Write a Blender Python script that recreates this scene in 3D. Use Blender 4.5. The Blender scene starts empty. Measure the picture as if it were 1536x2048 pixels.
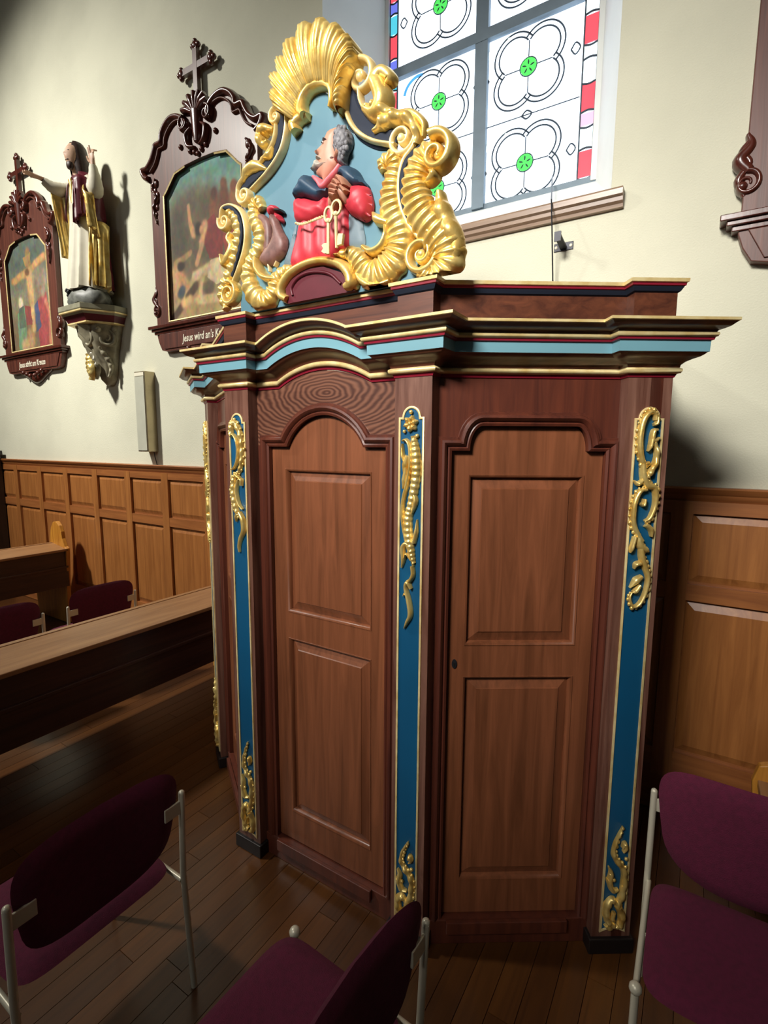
import bpy, bmesh, math, random
import numpy as np
from mathutils import Vector, Matrix
from mathutils.geometry import delaunay_2d_cdt
random.seed(7); rng=np.random.RandomState(7)
PI=math.pi
scene=bpy.context.scene
COL=scene.collection

# ------------------------------------------------------------------ camera
FPX=1007.59; CAM=Vector((0,0,1.8656))
_pi,_ro,_ya=[math.radians(a) for a in (7.4869,.355,31.8551)]
FW=Vector((-math.sin(_ya)*math.cos(_pi),math.cos(_ya)*math.cos(_pi),-math.sin(_pi)))
_R=Vector((math.cos(_ya),math.sin(_ya),0)); _U=_R.cross(FW)
RT=math.cos(_ro)*_R+math.sin(_ro)*_U; UP=-math.sin(_ro)*_R+math.cos(_ro)*_U
cd=bpy.data.cameras.new('camera'); cam=bpy.data.objects.new('camera',cd); COL.objects.link(cam)
cd.sensor_fit='HORIZONTAL'; cd.sensor_width=36; cd.lens=FPX/1536*36; cd.clip_start=.05
m3=Matrix((RT,UP,-FW)).transposed().to_4x4(); m3.translation=CAM; cam.matrix_world=m3
scene.camera=cam
def at(u,v,Y):
    r=FW+RT*((u-768)/FPX)-UP*((v-1024)/FPX); return CAM+r*(Y/r.y)

# ------------------------------------------------------------------ world, lights, exposure
w=bpy.data.worlds.new('world'); scene.world=w; w.use_nodes=True
w.node_tree.nodes['Background'].inputs[0].default_value=(.75,.87,1,1)
w.node_tree.nodes['Background'].inputs[1].default_value=.6
scene.view_settings.view_transform='Standard'; scene.view_settings.look='None'
scene.view_settings.gamma=1; scene.view_settings.exposure=0
scene.view_settings.use_curve_mapping=False
def area(name,loc,target,sx,sy,power,color,spread=180):
    l=bpy.data.lights.new(name,'AREA'); l.shape='RECTANGLE'; l.size=sx; l.size_y=sy; l.energy=power; l.color=color
    l.spread=math.radians(spread)
    o=bpy.data.objects.new(name,l); COL.objects.link(o); o.location=loc
    o.rotation_euler=(Vector(target)-Vector(loc)).to_track_quat('-Z','Y').to_euler(); return o
# a floodlight high over the nave on the left, then added fill: a spot, and daylight panels with no windows modelled
area('nave_floodlight',(-6.4,-1.2,6.7),(-5.0,2.8,2.0),.5,.5,146,(1,.965,.88),spread=84)
area('confessional_fill',(-1.1,-3.2,5.0),(-1.0,1.5,2.85),1.5,1.0,50,(1,.95,.88),spread=48)  # added fill lamp, brightens the confessional from the upper front
for i,x in enumerate((-6.5,-2.5,1.5)):
    area('daylight_fill',(x,-6.6,4.9),(x,0,2.2),1.4,2.8,(26,34,10)[i],(.93,.97,1))

# ------------------------------------------------------------------ colour and material helpers
def lin(c):
    c=c.lstrip('#'); out=[]
    for i in (0,2,4):
        v=int(c[i:i+2],16)/255; out.append(v/12.92 if v<=.04045 else ((v+.055)/1.055)**2.4)
    return (*out,1)
MATS={}
def nodes(name):
    m=bpy.data.materials.new(name); m.use_nodes=True; MATS[name]=m
    return m,m.node_tree.nodes,m.node_tree.links,m.node_tree.nodes['Principled BSDF']
def plain(name,col,rough=.5,metal=0,var=.12,scale=8,bump=0,bscale=60,coat=0,col2=None):
    m,n,l,b=nodes(name)
    tc=n.new('ShaderNodeTexCoord'); nz=n.new('ShaderNodeTexNoise'); nz.inputs['Scale'].default_value=scale; nz.inputs['Detail'].default_value=5
    l.new(tc.outputs['Object'],nz.inputs['Vector'])
    rp=n.new('ShaderNodeValToRGB'); c=lin(col); c2=lin(col2) if col2 else tuple(x*(1-var*2) for x in c[:3])+(1,)
    rp.color_ramp.elements[0].color=c2; rp.color_ramp.elements[1].color=c
    rp.color_ramp.elements[0].position=.3; rp.color_ramp.elements[1].position=.62
    l.new(nz.outputs['Fac'],rp.inputs[0]); l.new(rp.outputs[0],b.inputs['Base Color'])
    b.inputs['Roughness'].default_value=rough; b.inputs['Metallic'].default_value=metal
    b.inputs['Coat Weight'].default_value=coat; b.inputs['Coat Roughness'].default_value=.2
    if bump:
        n2=n.new('ShaderNodeTexNoise'); n2.inputs['Scale'].default_value=bscale; n2.inputs['Detail'].default_value=6
        l.new(tc.outputs['Object'],n2.inputs['Vector'])
        bp=n.new('ShaderNodeBump'); bp.inputs['Strength'].default_value=bump; bp.inputs['Distance'].default_value=.01
        l.new(n2.outputs['Fac'],bp.inputs['Height']); l.new(bp.outputs[0],b.inputs['Normal'])
    return m
def wood(name,c1,c2,axis='z',rough=.38,coat=.25,scale=1,distort=.8,rings=False,contrast=(.32,.68)):
    m,n,l,b=nodes(name)
    tc=n.new('ShaderNodeTexCoord'); mp=n.new('ShaderNodeMapping')
    s={'x':(1.6,26,26),'y':(26,1.6,26),'z':(26,26,1.6)}[axis]
    mp.inputs['Scale'].default_value=[a*scale for a in s]
    l.new(tc.outputs['Object'],mp.inputs['Vector'])
    nz=n.new('ShaderNodeTexNoise'); nz.inputs['Scale'].default_value=1; nz.inputs['Detail'].default_value=7; nz.inputs['Roughness'].default_value=.6; nz.inputs['Distortion'].default_value=distort
    l.new(mp.outputs[0],nz.inputs['Vector']); fac=nz.outputs['Fac']
    if rings:
        mp2=n.new('ShaderNodeMapping'); mp2.inputs['Location'].default_value=(1.20,0,-5.36); mp2.inputs['Scale'].default_value=(1,1,2.6)
        l.new(tc.outputs['Object'],mp2.inputs['Vector'])
        wv=n.new('ShaderNodeTexWave'); wv.wave_type='RINGS'; wv.rings_direction='Y'; wv.inputs['Scale'].default_value=10; wv.inputs['Distortion'].default_value=9; wv.inputs['Detail'].default_value=2; wv.inputs['Detail Scale'].default_value=.55; wv.inputs['Detail Roughness'].default_value=.6
        l.new(mp2.outputs[0],wv.inputs['Vector'])
        mx=n.new('ShaderNodeMix'); mx.inputs[0].default_value=.5
        l.new(nz.outputs['Fac'],mx.inputs[2]); l.new(wv.outputs['Fac'],mx.inputs[3]); fac=mx.outputs[0]
    rp=n.new('ShaderNodeValToRGB'); rp.color_ramp.elements[0].color=lin(c1); rp.color_ramp.elements[1].color=lin(c2)
    rp.color_ramp.elements[0].position,rp.color_ramp.elements[1].position=contrast
    l.new(fac,rp.inputs[0]); l.new(rp.outputs[0],b.inputs['Base Color'])
    b.inputs['Roughness'].default_value=rough; b.inputs['Coat Weight'].default_value=coat; b.inputs['Coat Roughness'].default_value=.25
    bp=n.new('ShaderNodeBump'); bp.inputs['Strength'].default_value=.12; bp.inputs['Distance'].default_value=.004
    l.new(fac,bp.inputs['Height']); l.new(bp.outputs[0],b.inputs['Normal'])
    return m
def emit(name,col,strength,mixglass=0):
    m,n,l,b=nodes(name)
    tc=n.new('ShaderNodeTexCoord'); nz=n.new('ShaderNodeTexNoise'); nz.inputs['Scale'].default_value=9
    l.new(tc.outputs['Object'],nz.inputs['Vector'])
    rp=n.new('ShaderNodeValToRGB'); c=lin(col); rp.color_ramp.elements[0].color=tuple(x*.82 for x in c[:3])+(1,); rp.color_ramp.elements[1].color=c
    l.new(nz.outputs['Fac'],rp.inputs[0])
    b.inputs['Base Color'].default_value=tuple(x*.5 for x in c[:3])+(1,); b.inputs['Roughness'].default_value=.15
    l.new(rp.outputs[0],b.inputs['Emission Color']); b.inputs['Emission Strength'].default_value=strength
    return m
def vcol(name,rough=.5):
    m,n,l,b=nodes(name); a=n.new('ShaderNodeVertexColor'); a.layer_name='paint'
    l.new(a.outputs[0],b.inputs['Base Color']); b.inputs['Roughness'].default_value=rough
    return m

plaster=plain('plaster','#d3d2bd',.9,var=.045,scale=2.2,bump=.25,bscale=130)
nave_stone=plain('nave_plaster','#8f8a78',.9,var=.08,scale=1.5)
white_paint=plain('white_reveal','#e6e9e6',.8,var=.03,scale=3)
oak=wood('oak_door','#613822','#905638','z',contrast=(.25,.75))
oak_dk=wood('oak_frame','#44211a','#6a3524','z',contrast=(.25,.75))
oak_h=wood('oak_moulding','#42231a','#6b3d29','x')
oak_frieze=wood('oak_frieze','#4a2a20','#7d5340','x',rings=True,contrast=(.25,.8))
oak_pil=wood('oak_pilaster','#553126','#866051','z')
plinth=plain('plinth_black','#1c1514',.5,var=.2)
gold=plain('gold_leaf','#f4da8c',.33,.6,scale=14,col2='#d9ae52',bump=.18,bscale=45)
gold_p=plain('gold_paint','#f2dfa6',.4,.28,scale=20,col2='#dcbd78')
blue=plain('blue_paint','#0d5279',.42,var=.06,scale=3)
sky=plain('pale_blue_paint','#73a5b3',.5,var=.05,scale=4)
board_bl=plain('crest_blue','#517b8c',.6,var=.07,scale=5)
navy=plain('navy_paint','#0d1a2e',.8,var=.1,scale=6)
crim=plain('crimson_paint','#8c1b30',.4,var=.08)
maroon=plain('maroon_paint','#5a1a26',.4,var=.12,scale=10)
iron=plain('dark_iron','#34353a',.45,.6,var=.15,scale=20)
chairfab=plain('purple_fabric','#5a0d30',.9,var=.12,scale=60,bump=.4,bscale=400)
tube_m=plain('cream_metal','#cfc9b4',.35,.2,var=.05)
wains=wood('wainscot_oak','#7a4720','#b0733c','z',rough=.42,contrast=(.2,.8))
wains_h=wood('wainscot_rail','#774423','#a86a38','x',rough=.42,contrast=(.2,.8))
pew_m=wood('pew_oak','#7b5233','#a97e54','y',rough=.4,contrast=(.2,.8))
pew_shade=wood('pew_oak_shaded','#2c1a16','#46291f','y',rough=.45)  # pew oak darkened in colour for the front boards turned from the light
pew_end=wood('pew_end_oak_lit','#a86b22','#cf9138','z',rough=.4)  # pew oak brightened to orange, lamp light put into the end panels' colour
floor_m=[wood('floor_oak_%d'%i,a,b,'y',rough=.36,coat=.3,contrast=(.2,.8)) for i,(a,b) in enumerate((('#40240f','#643c17'),('#391f0c','#593414'),('#472911','#6e421b')))]
frame_m=wood('frame_mahogany','#44211a','#673729','z',rough=.45,coat=.12)
frame_d=wood('frame_carving','#3b1711','#5a281d','z',rough=.28,coat=.5)
lead=plain('lead_came','#3c4854',.7,.1,var=.1)
steel=plain('window_bar','#73838f',.6,.2,var=.08)
stone=plain('painted_stone','#8d8a74',.5,var=.15,scale=14)
grey_gr=plain('grey_green_carving','#98917a',.35,.1,var=.25,scale=16)
robe_w=plain('ivory_robe','#c8c2ad',.6,var=.06,scale=10)
skin=plain('painted_skin','#bb8770',.5,var=.08,scale=25)
skin_s=plain('statue_skin','#c9a48a',.5,var=.1,scale=30)
hair_b=plain('brown_hair','#38231b',.5,var=.3,scale=50)
hair_g=plain('grey_hair','#85858a',.6,scale=60,col2='#3c3d44')
beard_g=plain('grey_beard','#b3aea2',.6,scale=60,col2='#85817a')
rock_m=plain('grey_rock','#6f716a',.5,scale=18,col2='#3f403c')
robe_r=plain('red_robe','#bf3341',.5,var=.08,scale=8)
collar_m=plain('rose_collar','#e2707a',.5,var=.06)
cape_m=plain('slate_cape','#28435a',.5,var=.1,scale=9)
cloak_m=plain('grey_blue_cloak','#6a7e89',.6,var=.1,scale=9)
cock_m=plain('brown_feathers','#7a5650',.5,var=.2,scale=40)
comb_m=plain('red_comb','#b3303e',.5)
cream=plain('cream_paint','#efd7a4',.45,var=.08)
lett=plain('white_lettering','#e8e2cc',.5,var=.03)
sp_grey=plain('grille_grey','#b9b9a8',.6,var=.05)
sp_alu=plain('brushed_aluminium','#b7a98a',.3,.8,var=.1)
dark_wood=wood('black_walnut','#15100f','#2a1d19','z')
black=plain('black_gap','#0b0908',.6)
glass_w=emit('clear_glass','#e2f0ff',3.1)
GLASS={'red':emit('red_glass','#ff5a68',1.0),'blue':emit('blue_glass','#7480ee',1.0),'cyan':emit('cyan_glass','#5cd6ee',1.0),'white':emit('pale_glass','#e8fbff',1.5),'green':emit('green_glass','#5cf06a',.95),'pink':emit('pink_glass','#e9b6d6',1.2),'sky':emit('sky_glass','#56aef6',1.0),'dkgreen':plain('painted_green','#127a2e',.6)}
paint_m=vcol('oil_painting',.75)

# ------------------------------------------------------------------ mesh helpers
class Fr:
    """a facade frame: s along, z up, off outward"""
    def __init__(self,o,e,n): self.o=Vector((*o,0)); self.e=Vector((*e,0)); self.n=Vector((*n,0))
    def __call__(self,s,z,off=0): return self.o+self.e*s+self.n*off+Vector((0,0,z))
IDF=Fr((0,0),(1,0),(0,-1))
def catmull(pts,n,closed=False):
    P=[np.array(p,float) for p in pts]; k=len(P)
    if closed: Q=[P[-1]]+P+[P[0],P[1]]; segs=k
    else: Q=[2*P[0]-P[1]]+P+[2*P[-1]-P[-2]]; segs=k-1
    out=[]
    for i in range(n if closed else n+1):
        t=i/n*segs; j=min(int(t),segs-1); u=t-j; a,b,c,d=Q[j],Q[j+1],Q[j+2],Q[j+3]
        out.append(.5*((2*b)+(c-a)*u+(2*a-5*b+4*c-d)*u*u+(3*b-a-3*c+d)*u**3))
    return out
class MB:
    def __init__(self): self.v=[]; self.f=[]
    def add(self,vs,fs):
        b=len(self.v); self.v+= [tuple(q) for q in vs]; self.f+=[tuple(b+i for i in f) for f in fs]; return self
    def box(self,x0,x1,y0,y1,z0,z1,fr=None):
        g=fr or (lambda s,z,o:Vector((s,o,z)))
        vs=[g(x,z,y) for x in (x0,x1) for y in (y0,y1) for z in (z0,z1)]
        return self.add(vs,[(0,1,3,2),(4,6,7,5),(0,4,5,1),(2,3,7,6),(0,2,6,4),(1,5,7,3)])
    def prism(self,poly,o0,o1,fr=IDF):
        n=len(poly); vs=[fr(s,z,o0) for s,z in poly]+[fr(s,z,o1) for s,z in poly]
        return self.add(vs,[tuple(range(n)),tuple(range(2*n-1,n-1,-1))]+[(i,(i+1)%n,n+(i+1)%n,n+i) for i in range(n)])
    def frustum(self,r0,o0,r1,o1,fr=IDF):
        a=[(r0[0],r0[2]),(r0[1],r0[2]),(r0[1],r0[3]),(r0[0],r0[3])]; b=[(r1[0],r1[2]),(r1[1],r1[2]),(r1[1],r1[3]),(r1[0],r1[3])]
        vs=[fr(s,z,o0) for s,z in a]+[fr(s,z,o1) for s,z in b]
        return self.add(vs,[(0,1,2,3),(7,6,5,4)]+[(i,(i+1)%4,4+(i+1)%4,4+i) for i in range(4)])
    def grid(self,rows,closeu=False,closev=False):
        nu=len(rows); nv=len(rows[0]); vs=[p for r in rows for p in r]; fs=[]
        for i in range(nu-(0 if closeu else 1)):
            for j in range(nv-(0 if closev else 1)):
                a=i*nv+j; b=i*nv+(j+1)%nv; c=((i+1)%nu)*nv+(j+1)%nv; d=((i+1)%nu)*nv+j; fs.append((a,b,c,d))
        return self.add(vs,fs)
    def tube(self,path,r,k=8,cap=True,closed=False):
        P=[Vector(p) for p in path]; n=len(P); rows=[]; rr=r if hasattr(r,'__len__') else [r]*n
        prev=None
        for i in range(n):
            t=(P[(i+1)%n]-P[i-1]) if closed else (P[min(i+1,n-1)]-P[max(i-1,0)]); t.normalize()
            if prev is None: a=t.orthogonal().normalized()
            else: a=(prev-t*prev.dot(t)).normalized()
            prev=a; b=t.cross(a)
            rows.append([P[i]+(a*math.cos(2*PI*j/k)+b*math.sin(2*PI*j/k))*rr[i] for j in range(k)])
        base=len(self.v); self.grid(rows,closeu=closed,closev=True)
        if cap and not closed: self.f+= [tuple(base+j for j in range(k)),tuple(base+(n-1)*k+j for j in reversed(range(k)))]
        return self
    def stroke(self,pts,wid,h,fr=IDF,off=0,n=None,k=7,ribs=0,amp=.14,side=.3,smooth=True,power=.5):
        n=n or max(8,len(pts)*5); P=catmull(pts,n) if smooth else [np.array(p,float) for p in pts]; n=len(P)-1
        wid=wid if hasattr(wid,'__len__') else [wid]*len(pts)
        W_=np.interp(np.linspace(0,1,n+1),np.linspace(0,1,len(wid)),wid); rows=[]
        for i in range(n+1):
            t=P[min(i+1,n)]-P[max(i-1,0)]; L=np.hypot(*t) or 1; nx,nz=-t[1]/L,t[0]/L
            wv=W_[i]/2; hh=h*(.45+.55*min(1,W_[i]/max(wid)))
            if ribs: q=math.cos(2*PI*ribs*i/n); hh*=1+amp*q; wv*=1+.05*q
            row=[fr(P[i][0]-nx*wv,P[i][1]-nz*wv,off)]
            for j in range(k):
                u=-1+2*j/(k-1); row.append(fr(P[i][0]+nx*wv*u,P[i][1]+nz*wv*u,off+hh*(side+(1-side)*max(0,1-u*u)**power)))
            row.append(fr(P[i][0]+nx*wv,P[i][1]+nz*wv,off)); rows.append(row)
        base=len(self.v); kk=k+2; self.grid(rows,closev=True)
        self.f+=[tuple(base+j for j in range(kk)),tuple(base+n*kk+j for j in reversed(range(kk)))]
        return self
    def frill(self,pts,wid,side,r,fr,off,count):
        P=catmull(pts,count*2); n=len(P)-1; W_=np.interp(np.linspace(0,1,n+1),np.linspace(0,1,len(wid)),wid)
        for i in range(1,n,2):
            t=P[min(i+1,n)]-P[max(i-1,0)]; L=np.hypot(*t) or 1; q=P[i]+np.array((-t[1],t[0]))/L*side*W_[i]*.5
            self.ball(fr(q[0],q[1],off),r*(.75+.5*((i*7)%5)/5),6,(1,1,1.15))
        return self
    def spiral(self,c,r0,r1,turns,a0,wd,h,fr=IDF,off=0,dirn=1,asp=1):
        m=int(14*turns)+6; pts=[]; 
        for i in range(m+1):
            t=i/m; a=a0+dirn*2*PI*turns*t; r=r0+(r1-r0)*t; pts.append((c[0]+r*math.cos(a)*asp,c[1]+r*math.sin(a)))
        ws=[wd*(1-.45*i/m) for i in range(m+1)]
        return self.stroke(pts,ws,h,fr,off,n=m*2)
    def ball(self,c,r,k=8,sc=(1,1,1)):
        rows=[]; c=Vector(c)
        for i in range(k+1):
            t=PI*i/k; rows.append([c+Vector((r*sc[0]*math.sin(t)*math.cos(2*PI*j/(k+2)),r*sc[1]*math.sin(t)*math.sin(2*PI*j/(k+2)),r*sc[2]*math.cos(t))) for j in range(k+2)])
        return self.grid(rows,closev=True)
    def loft(self,rings,cap=True):
        base=len(self.v); k=len(rings[0]); self.grid(rings,closev=True)
        if cap: self.f+=[tuple(base+j for j in range(k)),tuple(base+(len(rings)-1)*k+j for j in reversed(range(k)))]
        return self
    def pillow(self,outline,h,r,fr=IDF,off=0,sp=.01,hf=None,smooth=True,edge=.2):
        P=catmull(outline,max(24,int(len(outline)*6)),True) if smooth else [np.array(p,float) for p in outline]
        B=[]; k=len(P)
        for i in range(k):
            a,b=P[i],P[(i+1)%k]; L=np.hypot(*(b-a)); q=max(1,int(L/sp))
            for j in range(q): B.append(a+(b-a)*j/q)
        B=np.array(B); nb=len(B); lo=B.min(0); hi=B.max(0)
        A0=B; A1=np.roll(B,-1,0)
        gx=np.arange(lo[0]+sp/2,hi[0],sp); gz=np.arange(lo[1]+sp/2,hi[1],sp)
        G=np.array([(x+(sp/2 if j%2 else 0),z) for j,z in enumerate(gz) for x in gx]) if len(gx) and len(gz) else np.zeros((0,2))
        def dist(Q):
            d=A1-A0; t=((Q[:,None]-A0[None])*d[None]).sum(2)/np.maximum((d*d).sum(1),1e-12); t=np.clip(t,0,1)
            return np.sqrt((((A0[None]+t[...,None]*d[None])-Q[:,None])**2).sum(2)).min(1)
        def inside(Q):
            x,z=Q[:,0:1],Q[:,1:2]; c=((A0[:,1]>z)!=(A1[:,1]>z))&(x<(A1[:,0]-A0[:,0])*(z-A0[:,1])/(A1[:,1]-A0[:,1]+1e-15)+A0[:,0]); return c.sum(1)%2==1
        if len(G):
            G=G[inside(G)]
        if len(G):
            D=dist(G); G=G[D>sp*.45]
        allp=[Vector(q) for q in B]+[Vector(q) for q in G]
        ov,oe,of,_,_,_=delaunay_2d_cdt(allp,[],[list(range(nb))],1,1e-7)
        V=np.array([(q.x,q.y) for q in ov]); D=dist(V)
        t=np.clip(D/r,0,1); H=h*(edge+(1-edge)*np.sqrt(np.maximum(0,1-(1-t)**2)))
        if hf is not None: H=H+hf(V[:,0],V[:,1])*t
        H=np.maximum(H,.0005)
        base=len(self.v); self.add([fr(V[i,0],V[i,1],off+H[i]) for i in range(len(V))],[tuple(f) for f in of])
        b2=len(self.v); hb=h*edge
        self.add([fr(*q,off+hb) for q in B]+[fr(*q,off) for q in B],[(i,(i+1)%nb,nb+(i+1)%nb,nb+i) for i in range(nb)])
        return self
    def build(self,name,mat,parent=None,smooth=None,bevel=0,label=None,kind=None,matrix=None):
        me=bpy.data.meshes.new(name); me.from_pydata(self.v,[],self.f)
        bm=bmesh.new(); bm.from_mesh(me); bmesh.ops.remove_doubles(bm,verts=bm.verts,dist=1e-6); bmesh.ops.recalc_face_normals(bm,faces=bm.faces); bm.to_mesh(me); bm.free()
        if smooth:
            me.polygons.foreach_set('use_smooth',[True]*len(me.polygons)); me.set_sharp_from_angle(angle=math.radians(smooth))
        me.materials.append(mat); o=bpy.data.objects.new(name,me); COL.objects.link(o); o.parent=parent
        if matrix is not None: o.matrix_world=matrix
        if bevel:
            md=o.modifiers.new('bevel','BEVEL'); md.width=bevel; md.segments=2; md.limit_method='ANGLE'; md.angle_limit=math.radians(50)
        if label: o['label']=label
        if kind: o['kind']=kind
        return o
def thing(name,label,cat,group=None,loc=(0,0,0),rz=0):
    o=bpy.data.objects.new(name,None); COL.objects.link(o); o.empty_display_size=.1; o.location=loc; o.rotation_euler=(0,0,rz)
    o['label']=label; o['category']=cat
    if group: o['group']=group
    return o
def tag(o,label,cat,group=None):
    o['label']=label; o['category']=cat
    if group: o['group']=group
    return o
def copy_tree(o,parent=None):
    c=o.copy(); COL.objects.link(c); c.parent=parent
    for ch in list(o.children): copy_tree(ch,c)
    return c
def sweep2d(path,prof,fr,closed=False):
    """profile (w outward-left of travel, off) along a 2D path with mitres"""
    P=[np.array(p,float) for p in path]; n=len(P); rows=[]
    for i in range(n):
        if closed: a,b=P[i]-P[i-1],P[(i+1)%n]-P[i]
        else:
            a=P[i]-P[i-1] if i else P[1]-P[0]; b=P[i+1]-P[i] if i<n-1 else P[-1]-P[-2]
        a=a/np.hypot(*a); b=b/np.hypot(*b); na=np.array((-a[1],a[0])); nb=np.array((-b[1],b[0])); m=na+nb; m=m/max(.35,(m@na))
        rows.append([fr(*(P[i]+m*w_),o_) for w_,o_ in prof])
    return MB().grid(rows,closeu=closed)

# ------------------------------------------------------------------ the setting
WY=2.816
XL,XR,YF,ZC=-9.5,5.,-7.,8.6
def struct(o): o['kind']='structure'; return o
# floor: base plus planks
fl=MB().box(XL,XR,YF,WY+.5,-.06,-.006).build('floor',floor_m[1]); struct(fl)
plank_meshes={}
PWID=.088
def plank(L,mi):
    key=(L,mi)
    if key not in plank_meshes:
        e=.0012; mb=MB().frustum((-PWID/2,PWID/2,0,L),-.006,(-PWID/2+e,PWID/2-e,e,L-e),0,lambda s,z,o:Vector((s,z,o)))
        me=bpy.data.meshes.new('plank'); me.from_pydata(mb.v,[],mb.f); me.materials.append(floor_m[mi]); plank_meshes[key]=me
    return plank_meshes[key]
for i in range(48):
    x=-3.5+i*PWID; y=-.9-random.random()*.8
    while y<WY-.03:
        L=random.choice((1.1,1.5,1.9)); L2=L
        if y+L>WY-.03: L2=round(WY-.03-y,2)
        if L2<.1: break
        o=bpy.data.objects.new('plank',plank(L2,random.randrange(3))); COL.objects.link(o); o.parent=fl; o.location=(x,y,0)
        y+=L2
# back wall with splayed window opening
WX0,WX1,WZ0,WZ1=-2.231,-.46,3.083,6.2; GX0,GX1,GZ0,GZ1=-1.985,-.613,3.352,6.0; GY=3.216
wb=MB()
wb.box(XL,WX0,WY,WY+.5,0,ZC).box(WX1,XR,WY,WY+.5,0,ZC).box(WX0,WX1,WY,WY+.5,0,WZ0-.06).box(WX0,WX1,WY,WY+.5,WZ1,ZC)
wb=wb.build('wall_back',plaster); struct(wb)
rv=MB()
def reveal(a,b,c,d,e,f): rv.add([Vector(q) for q in (a,b,c,d,e,f)],[(0,1,2),(3,5,4),(0,3,4,1),(1,4,5,2),(2,5,3,0)])
reveal((WX0,WY,WZ0),(GX0,GY,WZ0),(WX0,GY,WZ0),(WX0,WY,WZ1),(GX0,GY,WZ1),(WX0,GY,WZ1))
reveal((WX1,WY,WZ0),(GX1,GY,WZ0),(WX1,GY,WZ0),(WX1,WY,WZ1),(GX1,GY,WZ1),(WX1,GY,WZ1))
rv.add([Vector(q) for q in ((WX0,WY,WZ0-.06),(WX1,WY,WZ0-.06),(WX1,GY,WZ0-.06),(WX0,GY,WZ0-.06),(WX0,WY,WZ0),(WX1,WY,WZ0),(WX1,GY,GZ0),(WX0,GY,GZ0))],[(0,1,2,3),(4,5,6,7),(0,1,5,4),(2,3,7,6),(0,3,7,4),(1,2,6,5)])
rv.build('window_reveal',white_paint,wb)
for nm,bx in (('wall_left',(XL-.2,XL,YF,WY+.5,0,ZC)),('wall_right',(XR,XR+.2,YF,WY+.5,0,ZC)),('wall_front',(XL,XR,YF-.2,YF,0,ZC)),('ceiling',(XL,XR,YF,WY+.5,ZC,ZC+.2))):
    struct(MB().box(*bx).build(nm,nave_stone))

# wainscot
wn=MB().box(XL,XR,WY-.012,WY,0,1.64).build('trim_1',wains_h); struct(wn)
ZT,ZR,ZM,ZB=1.60,1.225,1.121,.355
def hbar(name,z0,z1,d,prof=None):
    if prof: 
        return MB().grid([[Vector((x,WY-o,z)) for o,z in prof] for x in (XL,XR)]).build(name,wains_h,wn,smooth=30)
    return MB().box(XL,XR,WY-d,WY-.012,z0,z1).build(name,wains_h,wn)
hbar('cap_moulding',0,0,0,[(.0,1.682),(.05,1.682),(.056,1.674),(.05,1.664),(.046,1.655),(.036,1.645),(.034,1.632),(.028,1.622),(.022,1.615),(.012,1.612)])
hbar('rail',1.555,1.615,.034); hbar('rail',ZM+.012,ZR-.012,.034); hbar('rail',.20,ZB-.012,.034); hbar('base_board',0,.20,.026)
PITCH=.57; X0=-.05
pan={}
def add_panel(x0,x1,z0,z1):
    key=(round(x1-x0,3),z0)
    if key not in pan:
        w_=x1-x0; mb=MB().frustum((0,w_,0,z1-z0),.012,(.035,w_-.035,.035,z1-z0-.035),.026,Fr((0,0),(1,0),(0,-1)))
        me=bpy.data.meshes.new('panel'); me.from_pydata(mb.v,[],mb.f); me.materials.append(wains)
        bm=bmesh.new(); bm.from_mesh(me); bmesh.ops.recalc_face_normals(bm,faces=bm.faces); bm.to_mesh(me); bm.free(); pan[key]=me
    o=bpy.data.objects.new('panel',pan[key]); COL.objects.link(o); o.parent=wn; o.location=(x0,WY,z0)
for k in range(-14,4):
    xs=X0+k*PITCH
    if k==-14: continue
    MB().box(xs-.045,xs+.045,WY-.036,WY-.012,.20,1.612).build('stile',wains,wn)
    add_panel(xs+.05,xs+PITCH-.05,ZM-(ZM-ZB),ZM); add_panel(xs+.05,xs+PITCH-.05,ZR,1.55)

# window
win=struct(MB().box(GX0-.03,GX1+.03,GY-.012,GY+.03,GZ0-.02,GZ0+.025).build('window_1',steel))
GF=Fr((0,GY),(1,0),(0,-1))
ZTOP=6.0; MX=-1.305; BZ=4.325
def wpart(name,mb,mat,**k): return mb.build(name,mat,win,**k)
wpart('window_bar',MB().box(MX-.04,MX+.04,-.005,.03,GZ0,ZTOP,GF),steel)
for z in (BZ,5.30): wpart('window_bar',MB().box(GX0,GX1,-.004,.034,z-.03,z+.03,GF),steel)
wpart('window_frame',MB().box(GX0-.02,GX0+.012,-.01,.02,GZ0,ZTOP,GF),white_paint)
wpart('window_frame',MB().box(GX1-.022,GX1+.02,-.01,.02,GZ0,ZTOP,GF),white_paint)
for x0,x1 in ((GX0,MX),(MX,GX1)):
    for z0,z1 in ((GZ0,BZ),(BZ,5.3),(5.3,ZTOP)): wpart('pane',MB().box(x0,x1,-.012,-.006,z0,z1,GF),glass_w,label='clear leaded glass pane')
BORD=('red','white','cyan','blue')
for x0,x1,seq,ph in ((-1.972,-1.912,('red','cyan','blue','red','cyan','blue'),.02),(-.712,-.636,('red','white','pink','red','white','white'),0.)):
    z=GZ0+.03+ph; i=0
    while z<ZTOP-.2:
        hgt=(.15,.12,.075)[i%3]
        wpart('pane',MB().box(x0,x1,-.005,.001,z+.006,z+hgt-.006,GF),GLASS[seq[i%6]])
        z+=hgt; i+=1
came=MB()
for x0,x1,ph in ((-1.972,-1.912,.02),(-.712,-.636,0)):
    for x in (x0,x1): came.box(x-.004,x+.004,-.004,.004,GZ0,ZTOP,GF)
    z=GZ0+.03+ph; i=0
    while z<ZTOP-.2: came.stroke([(x0,z+.0),((x0+x1)/2,z+(.008 if i%2 else -.008)),(x1,z)],.011,.005,GF,.0,n=6); z+=(.15,.12,.075)[i%3]; i+=1
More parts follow.
